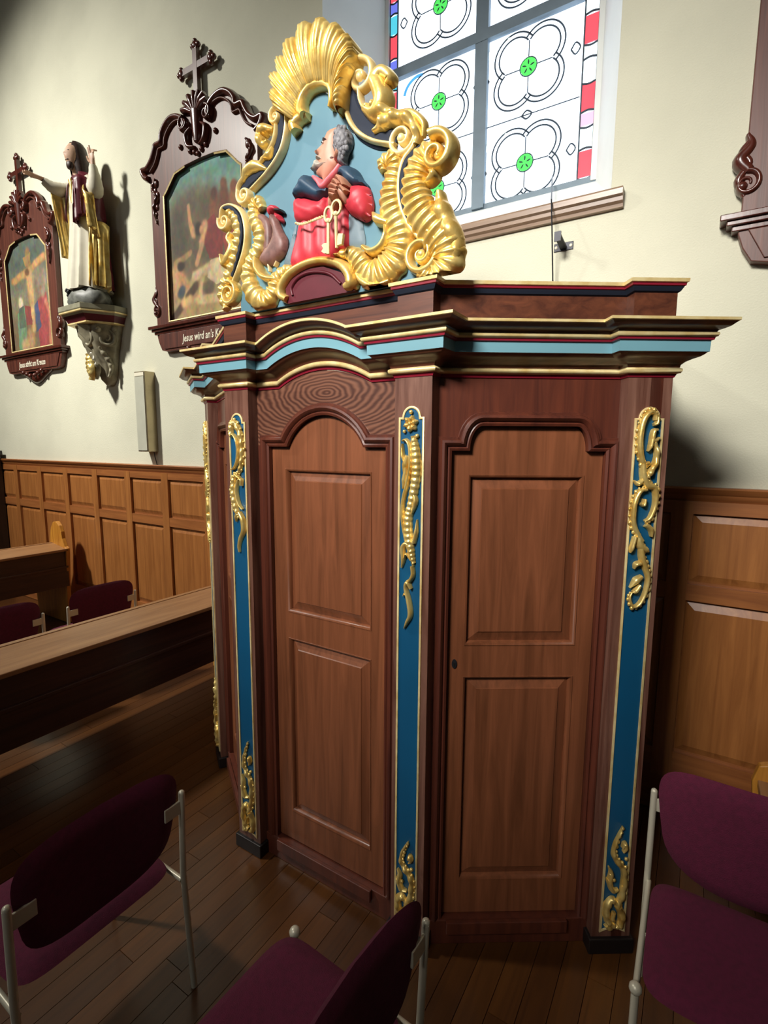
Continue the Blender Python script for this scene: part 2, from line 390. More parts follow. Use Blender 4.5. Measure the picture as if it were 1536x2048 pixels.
for cx in (-1.60,-1.02):
    for cz in (3.555,4.075,4.63,5.15,5.65):
        wpart('roundel',MB().prism([(cx+.047*math.cos(a*PI/8),cz+.047*math.sin(a*PI/8)) for a in range(16)],-.004,.003,GF),GLASS['green'])
        ring=[(cx+.05*math.cos(a*PI/10),cz+.05*math.sin(a*PI/10)) for a in range(21)]
        came.stroke(ring,.006,.006,GF,0,n=40,k=3)
        for a in range(5):
            t=a*2*PI/5+.3; came.stroke([(cx+.012*math.cos(t),cz+.012*math.sin(t)),(cx+.024*math.cos(t),cz+.024*math.sin(t)),(cx+.036*math.cos(t),cz+.036*math.sin(t))],[.004,.009,.005],.006,GF,.002,n=6,k=3)
        for a in range(4):
            t=PI/4+a*PI/2; d=(math.cos(t),math.sin(t)); ex,ez=cx+.115*d[0],cz+.115*d[1]
            for rr in (.098,.125):
                came.stroke([(ex+rr*math.cos(t+q*.28),ez+rr*math.sin(t+q*.28)) for q in range(-6,7)],.009,.006,GF,0,n=36,k=3)
            came.stroke([(cx+.05*math.cos(a*PI/2),cz+.05*math.sin(a*PI/2)),(cx+.09*math.cos(a*PI/2),cz+.09*math.sin(a*PI/2)),(cx+.14*math.cos(a*PI/2),cz+.14*math.sin(a*PI/2))],.006,.005,GF,0,n=4,k=3)
        for sx in (-1,1): came.stroke([(cx+sx*.24,cz),(cx+sx*.265,cz+.03),(cx+sx*.29,cz),(cx+sx*.265,cz-.03),(cx+sx*.24,cz)],.008,.006,GF,0,n=16,k=3)
        came.stroke([(cx-.03,cz+.262),(cx,cz+.285),(cx+.03,cz+.262),(cx,cz+.24),(cx-.03,cz+.262)],.009,.006,GF,0,n=16,k=3)
        came.stroke([(cx-.30,cz+.262),(cx,cz+.262),(cx+.30,cz+.262)],.006,.005,GF,0,n=6,k=3)
        wpart('pane',MB().stroke([(cx-.16+.04*q*0+.112*(math.cos(PI*.93-q*.2)+1)-.1,cz+.09+.112*math.sin(PI*.93-q*.2)) for q in range(9)],.02,.004,GF,.0),GLASS['sky' if (cx<-1.3 and abs(cz-4.075)<.1) else 'white'])
wpart('lead_came',came,lead)
sill=MB().grid([[Vector((x,WY-o,z)) for o,z in ((0,3.092),(.05,3.092),(.055,3.083),(.053,3.06),(.04,3.052),(.038,3.035),(.025,3.025),(.022,3.01),(0,3.008))] for x in (WX0-.06,WX1+.06)])
sill.f+= [tuple(range(9)),tuple(range(17,8,-1))]
sill.build('trim_2',wood('sill_wood','#7c6350','#9c826a','x')).__setitem__('kind','structure')

# ------------------------------------------------------------------ confessional
CX=-1.221; YC=1.474; YB=YC+.05; TH=math.radians(33.32)
WE=(math.cos(TH),math.sin(TH)); WN=(math.sin(TH),-math.cos(TH)); P3O=(-.186,1.830)
def wp(s,off): return (P3O[0]+WE[0]*s+WN[0]*off,P3O[1]+WE[1]*s+WN[1]*off)
def mir(p): return (2*CX-p[0],p[1])
conf=thing('confessional','tall oak confessional with blue pilasters, gilt carvings and painted cornice','confessional')
FB=Fr((CX,YB),(1,0),(0,-1))                     # centre bay
FP=Fr((0,YC),(1,0),(0,-1))                      # centre pilasters
FWR=Fr(wp(0,-.05),WE,WN); FPR=Fr(wp(0,0),WE,WN) # right wing bay / pilaster
FWL=Fr(mir(wp(0,-.05)),(-WE[0],WE[1]),(-WN[0],WN[1])); FPL=Fr(mir(wp(0,0)),(-WE[0],WE[1]),(-WN[0],WN[1]))
def cpart(name,mb,mat,parent=None,**k): return mb.build(name,mat,parent or conf,**k)
def archdz(x):
    x=abs(x)
    return math.sqrt(.446**2-x*x)-.388 if x<.22 else 0
def door_top(kind):
    """door opening edge from left shoulder to right shoulder (s,z)"""
    if kind=='arch':
        R=.207; zc=1.984-R; a=math.acos(.188/R); a=math.asin((1.864-zc)/R)
        pts=[(-.286,1.864)]+[(R*math.cos(PI-a-(PI-2*a)*i/20),zc+R*math.sin(PI-a-(PI-2*a)*i/20)) for i in range(21)]+[(.286,1.864)]
        return pts
    q=[(-.263,1.855)]
    q+=[(-.2025+.0455*(1-math.cos(i*PI/16)),1.855+.082*math.sin(i*PI/16)) for i in range(9)]
    q+=[(.2025-.0455*(1-math.cos(i*PI/16)),1.855+.082*math.sin(i*PI/16)) for i in range(8,-1,-1)]
    return q+[(.263,1.855)]
def bay(fr,sc,s0,s1,kind,fr_mat,head_mat,key=None,flip=1,doorlabel=None):
    top=[(sc+s,z) for s,z in door_top(kind)]; L,R=top[0][0],top[-1][0]; zb=.10
    if kind=='arch':
        up=[(s0+(s1-s0)*i/40,2.085+archdz(s0+(s1-s0)*i/40)) for i in range(41)]
    else: up=[(s0,2.085),(s1,2.085)]
    cpart('header',MB().prism(up+[(s1,top[-1][1])]+top[::-1]+[(s0,top[0][1])],-.03,0,fr),head_mat)
    cpart('stile',MB().box(s0,L,-.03,0,zb,top[0][1],fr),fr_mat); cpart('stile',MB().box(R,s1,-.03,0,zb,top[-1][1],fr),fr_mat)
    path=[(L,zb)]+top+[(R,zb)]
    cpart('architrave',sweep2d(path,[(-.004,-.03),(-.004,.004),(.004,.008),(.010,.004),(.012,.010),(.022,.018),(.030,.016),(.033,.009),(.040,.009),(.042,0)],fr),oak_dk,smooth=35)
    cpart('threshold',MB().box(s0,s1,-.03,.012,.0,.10,fr).box(L+.02,R-.05,.012,.03,.055,.105,fr),oak_dk,bevel=.003)
    # door leaf: stiles, rails and a shaped head, recessed
    f0,f1=-.045,-.016; hw=(.21 if kind=='arch' else .197); e=.005
    u0,u1,l0,l1=1.168,1.770,.245,1.052
    d=MB(); dl=[(s+(e if s<sc-.001 else -e if s>sc+.001 else 0),z-e) for s,z in top]
    d.prism(dl+[(R-e,u1),(L+e,u1)],f0,f1,fr)
    d.box(L+e,sc-hw,f0,f1,zb+.006,u1,fr).box(sc+hw,R-e,f0,f1,zb+.006,u1,fr)
    d.box(sc-hw,sc+hw,f0,f1,l1,u0,fr).box(sc-hw,sc+hw,f0,f1,zb+.006,l0,fr)
    door=cpart('door',d,oak)
    if doorlabel: door['label']=doorlabel
    for z0,z1 in ((l0,l1),(u0,u1)):
        p=cpart('panel',MB().frustum((sc-hw,sc+hw,z0,z1),f0+.006,(sc-hw+.046,sc+hw-.046,z0+.046,z1-.046),f1-.006,fr).frustum((sc-hw+.046,sc+hw-.046,z0+.046,z1-.046),f1-.006,(sc-hw+.049,sc+hw-.049,z0+.049,z1-.049),f1-.002,fr),oak,door)
        rect=[(sc-hw,z0),(sc+hw,z0),(sc+hw,z1),(sc-hw,z1)]
        cpart('bead',sweep2d(rect,[(-.001,f1-.002),(.0,f1+.003),(.005,f1+.001),(.011,f1-.012),(.012,f0+.008)],fr,closed=True),oak,door,smooth=50)
    # moulded rim on the door edge
    if key is not None:
        k=cpart('keyhole',MB().prism([(key+.009*math.cos(i*PI/8),1.10+.017*math.sin(i*PI/8)) for i in range(16)],f1,f1+.004,fr),iron,door)
        cpart('key_slot',MB().prism([(key-.003,1.092),(key+.003,1.092),(key+.003,1.104),(key-.003,1.104)],f1+.004,f1+.005,fr),black,door)
    return door
bay(FB,0,-.346,.346,'arch',oak_dk,oak_frieze,doorlabel='arched middle oak door')
bay(FWR,-.324,-.665,-.029,'flat',oak_dk,oak_dk,key=-.554,doorlabel='right oak door with small keyhole')
bay(FWL,-.324,-.665,-.029,'flat',oak_dk,oak_dk,doorlabel='left oak door seen edge-on')

# pilasters: block, plinth, blue panel, gilt border and two carvings each
ZPB,ZPT=.085,1.958
def leaf(mb,fr,pts,w,h=.012,off=.004,**k): mb.stroke(pts,w,h,fr,off,**k)
def carving_flower(fr,s,zt,mirror=1):
    mb=MB(); X=lambda u:s+mirror*(u-.5)*.08
    def S(pts,w,frill=0,cnt=12,**k):
        pp=[(X(a),zt-b) for a,b in pts]; ww=[q*(.078 if frill else .09) for q in w]
        mb.stroke(pp,ww,.019,fr,.003,side=.12,**k)
        if frill: mb.frill(pp,ww,frill*mirror,.0062,fr,.009,cnt)
    cx,cz=.5,.045
    for a in range(6):
        t=a*PI/3+.3; S([(cx+.06*math.cos(t),cz-.006*math.sin(t)),(cx+.2*math.cos(t),cz-.017*math.sin(t)),(cx+.34*math.cos(t),cz-.027*math.sin(t))],[.12,.24,.06],n=8)
    mb.ball(fr(X(.5),zt-.045,.016),.006); mb.ball(fr(X(.5),zt-.008,.008),.007); mb.ball(fr(X(.8),zt-.085,.008),.007); mb.ball(fr(X(.2),zt-.07,.008),.006)
    S([(.62,.085),(.72,.13),(.78,.19),(.70,.25),(.55,.31),(.42,.36),(.45,.42),(.58,.47),(.72,.51),(.60,.545),(.42,.535)][:9],[.2,.36,.42,.38,.32,.36,.38,.3,.14],ribs=24,n=144,amp=.11)
    S([(.14,.10),(.30,.098),(.48,.12),(.52,.18),(.38,.24),(.20,.30),(.18,.36),(.34,.43),(.58,.485),(.72,.52)],[.08,.12,.14,.14,.14,.14,.14,.12,.1,.06],n=50)
    S([(.40,.15),(.28,.18),(.22,.22)],[.25,.3,.05]); S([(.34,.19),(.24,.23),(.16,.26)],[.2,.22,.04])
    S([(.12,.11),(.16,.15),(.30,.18)],[.05,.14,.1]); S([(.70,.27),(.78,.30),(.62,.34)],[.1,.2,.08]); S([(.72,.44),(.84,.40),(.86,.36)],[.16,.16,.04])
    S([(.62,.47),(.40,.445),(.20,.46),(.22,.50),(.14,.53)],[.14,.18,.2,.18,.05]); S([(.62,.50),(.40,.48),(.26,.50)],[.08,.1,.06])
    S([(.66,.52),(.70,.55),(.52,.575),(.44,.57)],[.14,.16,.14,.06]); S([(.62,.60),(.45,.58),(.36,.60),(.52,.645),(.60,.69),(.44,.72),(.30,.745)][:7],[.12,.2,.16,.2,.2,.14,.04],n=40)
    S([(.34,.62),(.24,.63)],[.14,.04],n=5)
    return mb
def carving_scrolls(fr,s,zt,mirror=1):
    mb=MB(); X=lambda u:s+mirror*(u-.5)*.085
    def S(pts,w,frill=0,cnt=12,**k):
        pp=[(X(a),zt-b) for a,b in pts]; ww=[q*(.076 if frill else .09) for q in w]
        mb.stroke(pp,ww,.02,fr,.003,side=.12,**k)
        if frill: mb.frill(pp,ww,frill*mirror,.0062,fr,.009,cnt)
    S([(.72,.03),(.66,.012),(.48,.005),(.24,.03),(.14,.08),(.18,.13),(.36,.17),(.58,.165)],[.22,.2,.24,.28,.3,.3,.26,.1],frill=-1,cnt=16,n=70,amp=.14)
    S([(.62,.045),(.74,.04),(.76,.02)],[.1,.16,.1]); 
    S([(.80,.06),(.66,.065),(.62,.09),(.74,.095),(.90,.085)],[.1,.18,.2,.18,.06]); S([(.60,.09),(.56,.115),(.48,.13)],[.16,.16,.05])
    S([(.72,.10),(.84,.13),(.80,.17),(.62,.20),(.52,.215)],[.14,.2,.22,.24,.2],ribs=4)
    S([(.34,.17),(.40,.21),(.56,.24),(.86,.25),(.93,.30),(.78,.345),(.56,.36)],[.3,.34,.34,.28,.24,.2,.12],frill=1,cnt=16,n=50)
    S([(.56,.255),(.30,.26),(.10,.30),(.10,.36),(.30,.40),(.52,.425)],[.14,.24,.28,.28,.26,.2],frill=-1,cnt=14,n=40); S([(.50,.285),(.46,.305),(.34,.30)],[.14,.16,.1])
    S([(.04,.225),(.2,.235),(.36,.225)],[.05,.2,.14]); S([(.60,.37),(.82,.385),(.88,.41)],[.2,.22,.1]); S([(.22,.41),(.12,.45),(.08,.465)],[.16,.16,.04])
    S([(.34,.40),(.46,.44),(.70,.455),(.80,.46)],[.2,.3,.26,.1]); S([(.48,.43),(.56,.48),(.72,.515),(.86,.55),(.80,.60),(.60,.64),(.34,.65),(.18,.62),(.26,.60)],[.24,.3,.26,.22,.2,.18,.16,.14,.08],frill=1,cnt=18,n=60)
    S([(.50,.50),(.34,.505),(.28,.52)],[.2,.2,.05]); S([(.62,.545),(.40,.56),(.16,.585)],[.16,.3,.05]); S([(.56,.575),(.40,.595),(.28,.60)],[.14,.22,.1])
    return mb
def carving_c(fr,s,zt,mirror=1):
    mb=MB(); X=lambda u:s+mirror*(u-.5)*.08
    def S(pts,w,frill=0,cnt=12,**k):
        pp=[(X(a),zt-b) for a,b in pts]; ww=[q*(.078 if frill else .09) for q in w]
        mb.stroke(pp,ww,.019,fr,.003,side=.12,**k)
        if frill: mb.frill(pp,ww,frill*mirror,.0062,fr,.009,cnt)
    S([(.12,.075),(.20,.035),(.45,.03),(.78,.07),(.90,.12),(.86,.18),(.66,.225),(.40,.235)],[.3,.34,.34,.32,.30,.28,.24,.14],frill=1,cnt=14,ribs=11,n=80,amp=.14)
    S([(.10,.085),(.30,.075),(.56,.10),(.64,.14),(.55,.185),(.28,.215),(.08,.22)],[.08,.1,.12,.12,.12,.1,.08],n=40)
    S([(.42,.235),(.22,.26),(.14,.31),(.22,.36),(.40,.40),(.58,.42)],[.2,.32,.38,.36,.3,.2],frill=-1,cnt=9,ribs=9,n=50)
    S([(.80,.285),(.82,.262),(.60,.265),(.42,.31),(.56,.36),(.82,.385)],[.14,.16,.14,.14,.14,.08],n=30)
    S([(.36,.24),(.56,.25),(.72,.255)],[.2,.2,.08]); S([(.46,.40),(.36,.42),(.32,.44)],[.2,.2,.05])
    S([(.56,.40),(.80,.43),(.84,.475),(.60,.51),(.46,.545),(.48,.57)],[.24,.28,.26,.22,.16,.08],n=36)
    return mb
def carving_foot(fr,s,zb,hgt,mirror=1):
    mb=MB(); X=lambda u:s+mirror*(u-.5)*.083; Z=lambda v:zb+.012+v*hgt
    def S(pts,w,frill=0,cnt=12,**k):
        pp=[(X(a),Z(b)) for a,b in pts]; ww=[q*(.074 if frill else .09) for q in w]
        mb.stroke(pp,ww,.02,fr,.003,side=.12,**k)
        if frill: mb.frill(pp,ww,frill*mirror,.006,fr,.009,cnt)
    S([(.62,1.0),(.50,.93),(.34,.84),(.30,.74),(.52,.66),(.80,.58),(.84,.46),(.78,.34),(.60,.24)],[.04,.14,.18,.24,.30,.30,.32,.34,.3],frill=1,cnt=16,ribs=8,n=80,amp=.14)
    S([(.66,.80),(.74,.84),(.80,.80),(.70,.76)],[.1,.2,.18,.08]); S([(.12,.62),(.24,.56),(.20,.48),(.30,.42)],[.05,.2,.24,.1])
    S([(.20,.44),(.14,.50),(.34,.40),(.60,.40)],[.1,.2,.24,.1]); S([(.62,.26),(.34,.30),(.14,.22),(.24,.10),(.50,.05)],[.2,.28,.3,.3,.2],ribs=5)
    S([(.66,.24),(.86,.14),(.78,.05),(.62,.03)],[.3,.32,.28,.14],ribs=3); S([(.50,.18),(.42,.12),(.52,.10)],[.14,.2,.12]); S([(.16,.06),(.30,.03),(.44,.02)],[.2,.24,.1])
    for a,b in ((.2,.55),(.36,.5),(.18,.13),(.84,.7)): mb.ball(fr(X(a),Z(b),.012),.007)
    return mb
def pilaster(fr,b0,b1,p0,p1,carve,foot_h,mirror=1,label=None):
    pl=cpart('pilaster',MB().box(b0,b1,-.06,0,.06,2.09,fr),oak_pil,label=label)
    cpart('plinth',MB().box(b0-.012,b1+.012,-.06,.014,0,.062,fr),plinth,pl,bevel=.004)
    w_=p1-p0; c=(p0+p1)/2; sh=.013; r=w_/2-sh
    arc=[(c+r*math.cos(i*PI/14),ZPT+.036*math.sin(i*PI/14)) for i in range(15)]
    bot=[(p0+w_*i/10,ZPB+.014*math.sin(PI*i/10)) for i in range(11)]
    out=bot+[(p1,ZPT)]+arc+[(p0,ZPT)]
    cpart('blue_panel',MB().prism(out,-.001,.0015,fr),blue,pl,label='blue painted panel')
    cpart('gilt_border',sweep2d(out,[(-.001,0),(-.001,.005),(.0025,.007),(.006,.005),(.006,.001)],fr,closed=True),gold_p,pl,smooth=60)
    cpart('gilt_carving',carve(fr,c,ZPT+.025,mirror),gold,pl,smooth=60)
    cpart('gilt_carving',carving_foot(fr,c,ZPB,foot_h,mirror),gold,pl,smooth=60)
pw=.0931
pilaster(FP,-1.704,-1.567,-1.679,-1.679+pw,carving_c,.45,1,'pilaster left of the middle door')
pilaster(FP,-.875,-.738,-.763-pw,-.763,carving_flower,.335,1,'pilaster right of the middle door')
pilaster(FPR,-.029,.115,0,pw,carving_scrolls,.42,1,'outer right pilaster')
pilaster(FPL,-.029,.115,0,pw,carving_scrolls,.42,1,'outer left pilaster seen edge-on')
# carcass sides, flanks, roof
side_r=wp(.115,0); side_l=mir(side_r)
bk_r=(side_r[0]-WN[0]*.36,side_r[1]-WN[1]*.36); bk_l=mir(bk_r)
for f_ in (Fr(side_r,(-WN[0],-WN[1]),WE),Fr(side_l,(WN[0],-WN[1]),(-WE[0],WE[1]))):
    cpart('side_panel',MB().box(0,.36,-.07,-.03,0,2.09,f_),oak_dk)
for sx,(px,py) in ((1,bk_r),(-1,bk_l)):
    cpart('side_panel',MB().box(*sorted((px-sx*.03,px-sx*.07)),py,WY-.062,0,2.09),oak_dk)
cpart('back_panel',MB().box(bk_l[0]+.03,bk_r[0]-.03,WY-.075,WY-.06,0,2.3),oak_dk)
# cornice: plan path from the left rear to the right rear
half=[(CX+.346,YB),(-.875,YC),(-.738,YC),(-.738,1.527),wp(-.029,-.05),wp(-.029,0),side_r,bk_r,(bk_r[0],WY-.062)]
right=[(-.875,YB)]+half[1:]
leftp=[mir(p) for p in right][::-1]
mid=[(CX-.346+.692*i/64,YB) for i in range(1,64)]
mid=sorted(mid+[(CX-.22,YB),(CX+.22,YB)])
path=leftp+mid+right
def mitres(P):
    ms=[]
    for i in range(len(P)):
        a=np.array(P[i])-np.array(P[i-1]) if i else np.array(P[1])-np.array(P[0]); b=np.array(P[i+1])-np.array(P[i]) if i<len(P)-1 else a
        a=a/np.hypot(*a); b=b/np.hypot(*b); n1=np.array((a[1],-a[0])); n2=np.array((b[1],-b[0])); m=n1+n2; ms.append(m/max(.3,m@n1))
    return ms
MI=mitres(path)
def band(name,mat,prof,arch=True,label=None,smooth=None):
    rows=[]
    for p,m in zip(path,MI):
        dz=archdz(p[0]-CX) if (arch and abs(p[1]-YB)<1e-6 and abs(p[0]-CX)<.22) else 0
        rows.append([Vector((p[0]+m[0]*o,p[1]+m[1]*o,z+dz)) for o,z in prof])
    return cpart(name,MB().grid(rows),mat,smooth=smooth,label=label)
band('red_fillet',crim,[(-.002,2.086),(.0028,2.088),(.004,2.092),(.007,2.098)],label='thin crimson line under the lower gilt bead')
band('gilt_bead',gold_p,[(.007,2.098),(.015,2.100),(.0187,2.107),(.018,2.113),(.012,2.117)],smooth=50)
band('cove_moulding',oak_h,[(.012,2.117),(.0137,2.125),(.022,2.133),(.036,2.140),(.05,2.145),(.059,2.151),(.062,2.155),(.0675,2.157)],smooth=40)
band('blue_band',sky,[(.0675,2.157),(.0685,2.189)],label='pale blue painted band')
band('red_fillet',crim,[(.0685,2.189),(.0745,2.191),(.076,2.198)])
band('gilt_bead',gold_p,[(.076,2.198),(.081,2.200),(.084,2.206),(.083,2.211),(.078,2.213)],smooth=50)
band('cove_moulding',oak_h,[(.078,2.213),(.081,2.218),(.093,2.221),(.104,2.226),(.110,2.232),(.1165,2.237)],smooth=40)
band('gilt_edge',gold_p,[(.1165,2.237),(.12,2.239),(.12,2.247),(.113,2.248)])
band('cornice_top',oak_h,[(.113,2.248),(-.004,2.25)])
band('attic',oak_h,[(-.004,2.235),(-.004,2.349)],arch=False)
band('navy_band',navy,[(-.004,2.347),(.002,2.351),(.007,2.360),(.009,2.364)],arch=False,label='dark navy cove under the attic top')
band('red_fillet',crim,[(.009,2.364),(.0125,2.366),(.013,2.373)],arch=False)
band('gilt_edge',gold_p,[(.013,2.373),(.018,2.375),(.019,2.385),(.014,2.387)],arch=False)
cpart('roof_board',MB().add([Vector((p[0]+m[0]*.014,p[1]+m[1]*.014,2.387)) for p,m in zip(path,MI)],[tuple(range(len(path)))]),oak_dk)

# ------------------------------------------------------------------ crest
CY=YC+.02
crest=thing('carved_crest','gilded rococo crest with shell and scrolls around a painted relief of a praying man','crest',loc=(0,0,0))
_FC=Fr((0,CY),(1,0),(0,-1))
def FC(s,z,off=0): return _FC(s,max(z,2.3885),off)
OFFK=0.   # relief height at which the outline being traced lies
def lift(h):
    global OFFK; OFFK=h
def K(x,y):
    p=at(420+x/3.0118,30+y/3.0118,CY-OFFK); return (p.x,p.z)
PXM=.00074   # metres per tracing pixel, about
def KP(l): return [K(*q) for q in l]
def rpart(name,mb,mat,parent=None,**k): return mb.build(name,mat,parent or crest,**k)
zbase=2.3885
bo=[(185,1700),(200,1500),(215,1300),(215,1150),(205,1060),(290,970),(380,860),(430,740),(450,640),(540,560),(580,480),(660,440),(740,500),(810,590),(835,690),(900,750),(1000,790),(1110,790),(1160,880),(1140,1000),(1150,1180),(1230,1320),(1260,1450),(1240,1560)]
bo=KP(bo); bo=[(bo[0][0],zbase)]+bo+[(bo[-1][0],zbase)]
rpart('back_board',MB().prism(bo,-.03,0,FC),board_bl,label='grey-blue painted board')
def gst(mb,pts,w,h=.03,off=0,ribs=0,**k): mb.stroke(KP(pts),[q*PXM for q in w],h,FC,off,ribs=ribs,**k)
lift(.012)
# navy bands
nb=MB(); 
gst(nb,[(385,565),(425,590),(425,680),(395,800),(330,910),(240,1000),(190,1060)],[40,52,56,58,60,56,46],.016,power=.1)
rpart('navy_band',nb,navy)
nb=MB(); gst(nb,[(900,340),(850,380),(838,470),(860,580),(930,680),(1030,735),(1130,735)],[50,60,76,90,96,90,70],.016,power=.1); rpart('navy_band',nb,navy)
nb=MB(); gst(nb,[(1290,800),(1200,880),(1165,1000),(1175,1130),(1225,1260),(1290,1350)],[30,30,34,34,34,30],.03,power=.1); rpart('navy_band',nb,navy)
nb=MB(); gst(nb,[(95,1165),(150,1175),(195,1240),(205,1330),(185,1450),(145,1580)],[24,24,26,26,26,22],.03,power=.1); rpart('navy_band',nb,navy)
lift(.022)
# gilt rims and volutes
def volute(c,r,turns,a0,wd,dirn,h=.034,asp=1):
    mb=MB(); cc=K(*c); mb.spiral(cc,r*PXM,r*.12*PXM,turns,a0,wd*PXM,h,FC,0,dirn,asp); mb.ball(FC(cc[0],cc[1],.02),r*.22*PXM); return mb
def rim(pts,w,h=.032): mb=MB(); gst(mb,pts,w,h); return mb
rpart('gilt_rim',rim([(380,555),(430,545),(458,600),(455,700),(425,820),(350,940),(245,1050)],[14,18,20,20,20,20,16]),gold_p,smooth=60)
rpart('gilt_rim',rim([(395,660),(392,720),(370,790),(310,880),(230,950),(175,1020),(165,1080)],[14,16,16,16,16,16,16]),gold_p,smooth=60)
rpart('gilt_volute',volute((390,612),36,1.4,1.6,22,1),gold_p,smooth=60)
rpart('gilt_volute',volute((203,1085),46,1.8,2.4,24,1),gold_p,smooth=60)
rpart('gilt_rim',rim([(860,320),(825,390),(812,480),(825,600),(880,695),(980,755),(1110,775)],[18,22,22,24,24,22,18]),gold_p,smooth=60)
rpart('gilt_rim',rim([(895,445),(905,520),(945,590),(1000,630)],[18,18,18,14]),gold_p,smooth=60)
rpart('gilt_volute',volute((900,370),82,1.5,2.9,34,-1),gold_p,smooth=60)
rpart('gilt_volute',volute((1150,740),82,1.8,2.0,30,-1),gold_p,smooth=60)
rpart('gilt_rim',rim([(1110,640),(1200,640),(1240,700),(1225,790),(1165,880),(1140,1000),(1148,1140),(1195,1260),(1280,1365)],[16,24,26,26,26,26,26,26,22]),gold_p,smooth=60)
rpart('gilt_volute',volute((1272,1440),88,1.9,1.3,40,-1,.045),gold,smooth=60)
rpart('gilt_rim',rim([(60,1230),(75,1165),(130,1145),(190,1190),(215,1290),(210,1400),(175,1520),(140,1600)],[16,20,20,20,20,20,20,16]),gold_p,smooth=60)
rpart('gilt_volute',volute((85,1245),44,1.6,2.6,24,1),gold_p,smooth=60)
rpart('gilt_volute',volute((115,1680),64,1.9,1.6,30,-1,.04),gold,smooth=60)
lift(.026)
# ribbed bodies
def ribbed(pts,w,ribs,h=.04,off=0,amp=.13): mb=MB(); gst(mb,pts,w,h,off,ribs=ribs,n=max(40,ribs*7),amp=amp,k=9); return mb
rpart('gilt_scroll',ribbed([(1370,790),(1290,830),(1235,940),(1225,1060),(1255,1180),(1330,1280),(1410,1380),(1420,1490),(1340,1575),(1260,1545)],[60,100,120,130,140,150,150,140,100,60],22,.05),gold,smooth=70)
rpart('gilt_volute',volute((1368,840),78,1.4,1.9,52,-1,.06),gold,smooth=60)
rpart('gilt_leaf',ribbed([(1380,1060),(1385,1150),(1420,1250),(1470,1350),(1475,1450),(1420,1560)],[30,70,80,70,50,20],4,.05),gold,smooth=70)
rpart('gilt_leaf',rim([(1325,930),(1350,960),(1320,1000),(1290,1010)],[26,44,34,16],.05),gold,smooth=60)
rpart('gilt_scroll',ribbed([(110,1190),(150,1230),(165,1320),(150,1420),(125,1520),(85,1610),(62,1690),(90,1770)],[50,60,64,64,60,60,50,40],14,.04),gold,smooth=70)
rpart('gilt_leaf',rim([(120,1310),(105,1345),(130,1390),(110,1460),(80,1500),(55,1440)],[24,30,40,50,40,14],.045),gold,smooth=60)
rpart('gilt_scroll',ribbed([(300,1165),(275,1110),(245,1150),(255,1230),(290,1310),(280,1400),(235,1480),(215,1570),(250,1680),(320,1720),(370,1660),(390,1580),(450,1530),(505,1520)],[44,50,54,70,84,80,70,84,110,110,90,70,56,20],26,.042),gold,smooth=70)
rpart('gilt_leaf',rim([(270,1460),(290,1530),(330,1580),(400,1590)],[20,40,40,20],.05),gold,smooth=60)
rpart('gilt_scroll',ribbed([(1030,930),(1025,880),(1080,850),(1105,900),(1085,990),(1075,1090),(1090,1190),(1125,1290),(1130,1390),(1085,1490),(1000,1560),(930,1540),(890,1480),(830,1430),(740,1440)],[30,50,70,80,90,110,120,120,140,150,150,120,100,70,14],30,.045),gold,smooth=70)
rpart('gilt_leaf',rim([(1060,1270),(1070,1330),(1040,1400),(980,1430),(930,1400)],[20,34,36,36,26],.055),gold,smooth=60)
rpart('gilt_leaf',rim([(980,1190),(1010,1230),(1070,1250)],[16,50,30],.05),gold,smooth=60)
rpart('gilt_leaf',rim([(890,1560),(930,1610),(1000,1640),(1080,1600)],[30,44,44,20],.05),gold,smooth=60)
rpart('gilt_leaf',rim([(930,560),(1000,590),(1040,520),(1020,440),(1000,390),(1040,345),(1085,380),(1060,410)],[40,76,86,80,70,60,46,20],.06),gold,smooth=60)
rpart('gilt_leaf',ribbed([(950,560),(1010,560),(1090,600),(1180,600)],[30,50,50,24],4,.055),gold,smooth=60)
rpart('gilt_leaf',ribbed([(980,700),(1040,650),(1110,615),(1190,620),(1240,700),(1240,780)],[14,56,56,50,40,24],5,.05),gold,smooth=60)
rpart('gilt_leaf',rim([(1270,720),(1275,640),(1210,580),(1130,570)],[12,30,36,20],.03),gold,smooth=60)
rpart('gilt_leaf',rim([(330,920),(270,905),(215,940),(190,1000)],[10,60,50,16],.045),gold,smooth=60)
rpart('gilt_leaf',rim([(300,860),(350,840),(370,790)],[14,40,14],.04),gold,smooth=60)
rpart('gilt_leaf',ribbed([(380,690),(330,680),(295,720),(310,770),(345,760)],[24,50,56,44,20],3,.045),gold,smooth=60)
lift(.035)
# shell
inner=[(505,640),(520,540),(560,460),(620,415),(690,410),(735,450),(745,540),(770,590)]
outer=[(415,590),(395,440),(430,330),(480,220),(580,95),(700,60),(800,100),(870,180),(880,270),(830,420),(815,570)]
NT,NRR=264,14; I_=catmull(KP(inner),NT); O_=catmull(KP(outer),NT); rows=[]
for r_ in range(NRR+1):
    q=r_/NRR; row=[]
    for i in range(NT+1):
        t=i/NT; lob=abs(math.sin(PI*11*t)); qq=q*(1+.07*lob*(q**2)-.03)
        p=I_[i]+(O_[i]-I_[i])*qq; hgt=.018+.055*math.sin(PI*min(1,q*.62+.12))+(.015*(lob-.4)+.005*abs(math.sin(PI*44*t)))*(.3+q)
        if r_==NRR: hgt-=.012
        row.append(FC(p[0],p[1],hgt))
    rows.append(row)
rows.insert(0,[FC(p[0],p[1],0) for p in I_]); rows.append([FC(*(I_[i]+(O_[i]-I_[i])*1.03),-.005) for i in range(NT+1)])
rpart('gilt_shell',MB().grid(rows),gold,smooth=75,label='large gilded shell at the top')
rpart('gilt_rim',rim([(560,600),(540,570),(545,500),(590,430),(660,405),(715,430),(725,500),(712,550)],[44,44,34,32,32,32,32,24],.05),gold,smooth=60)
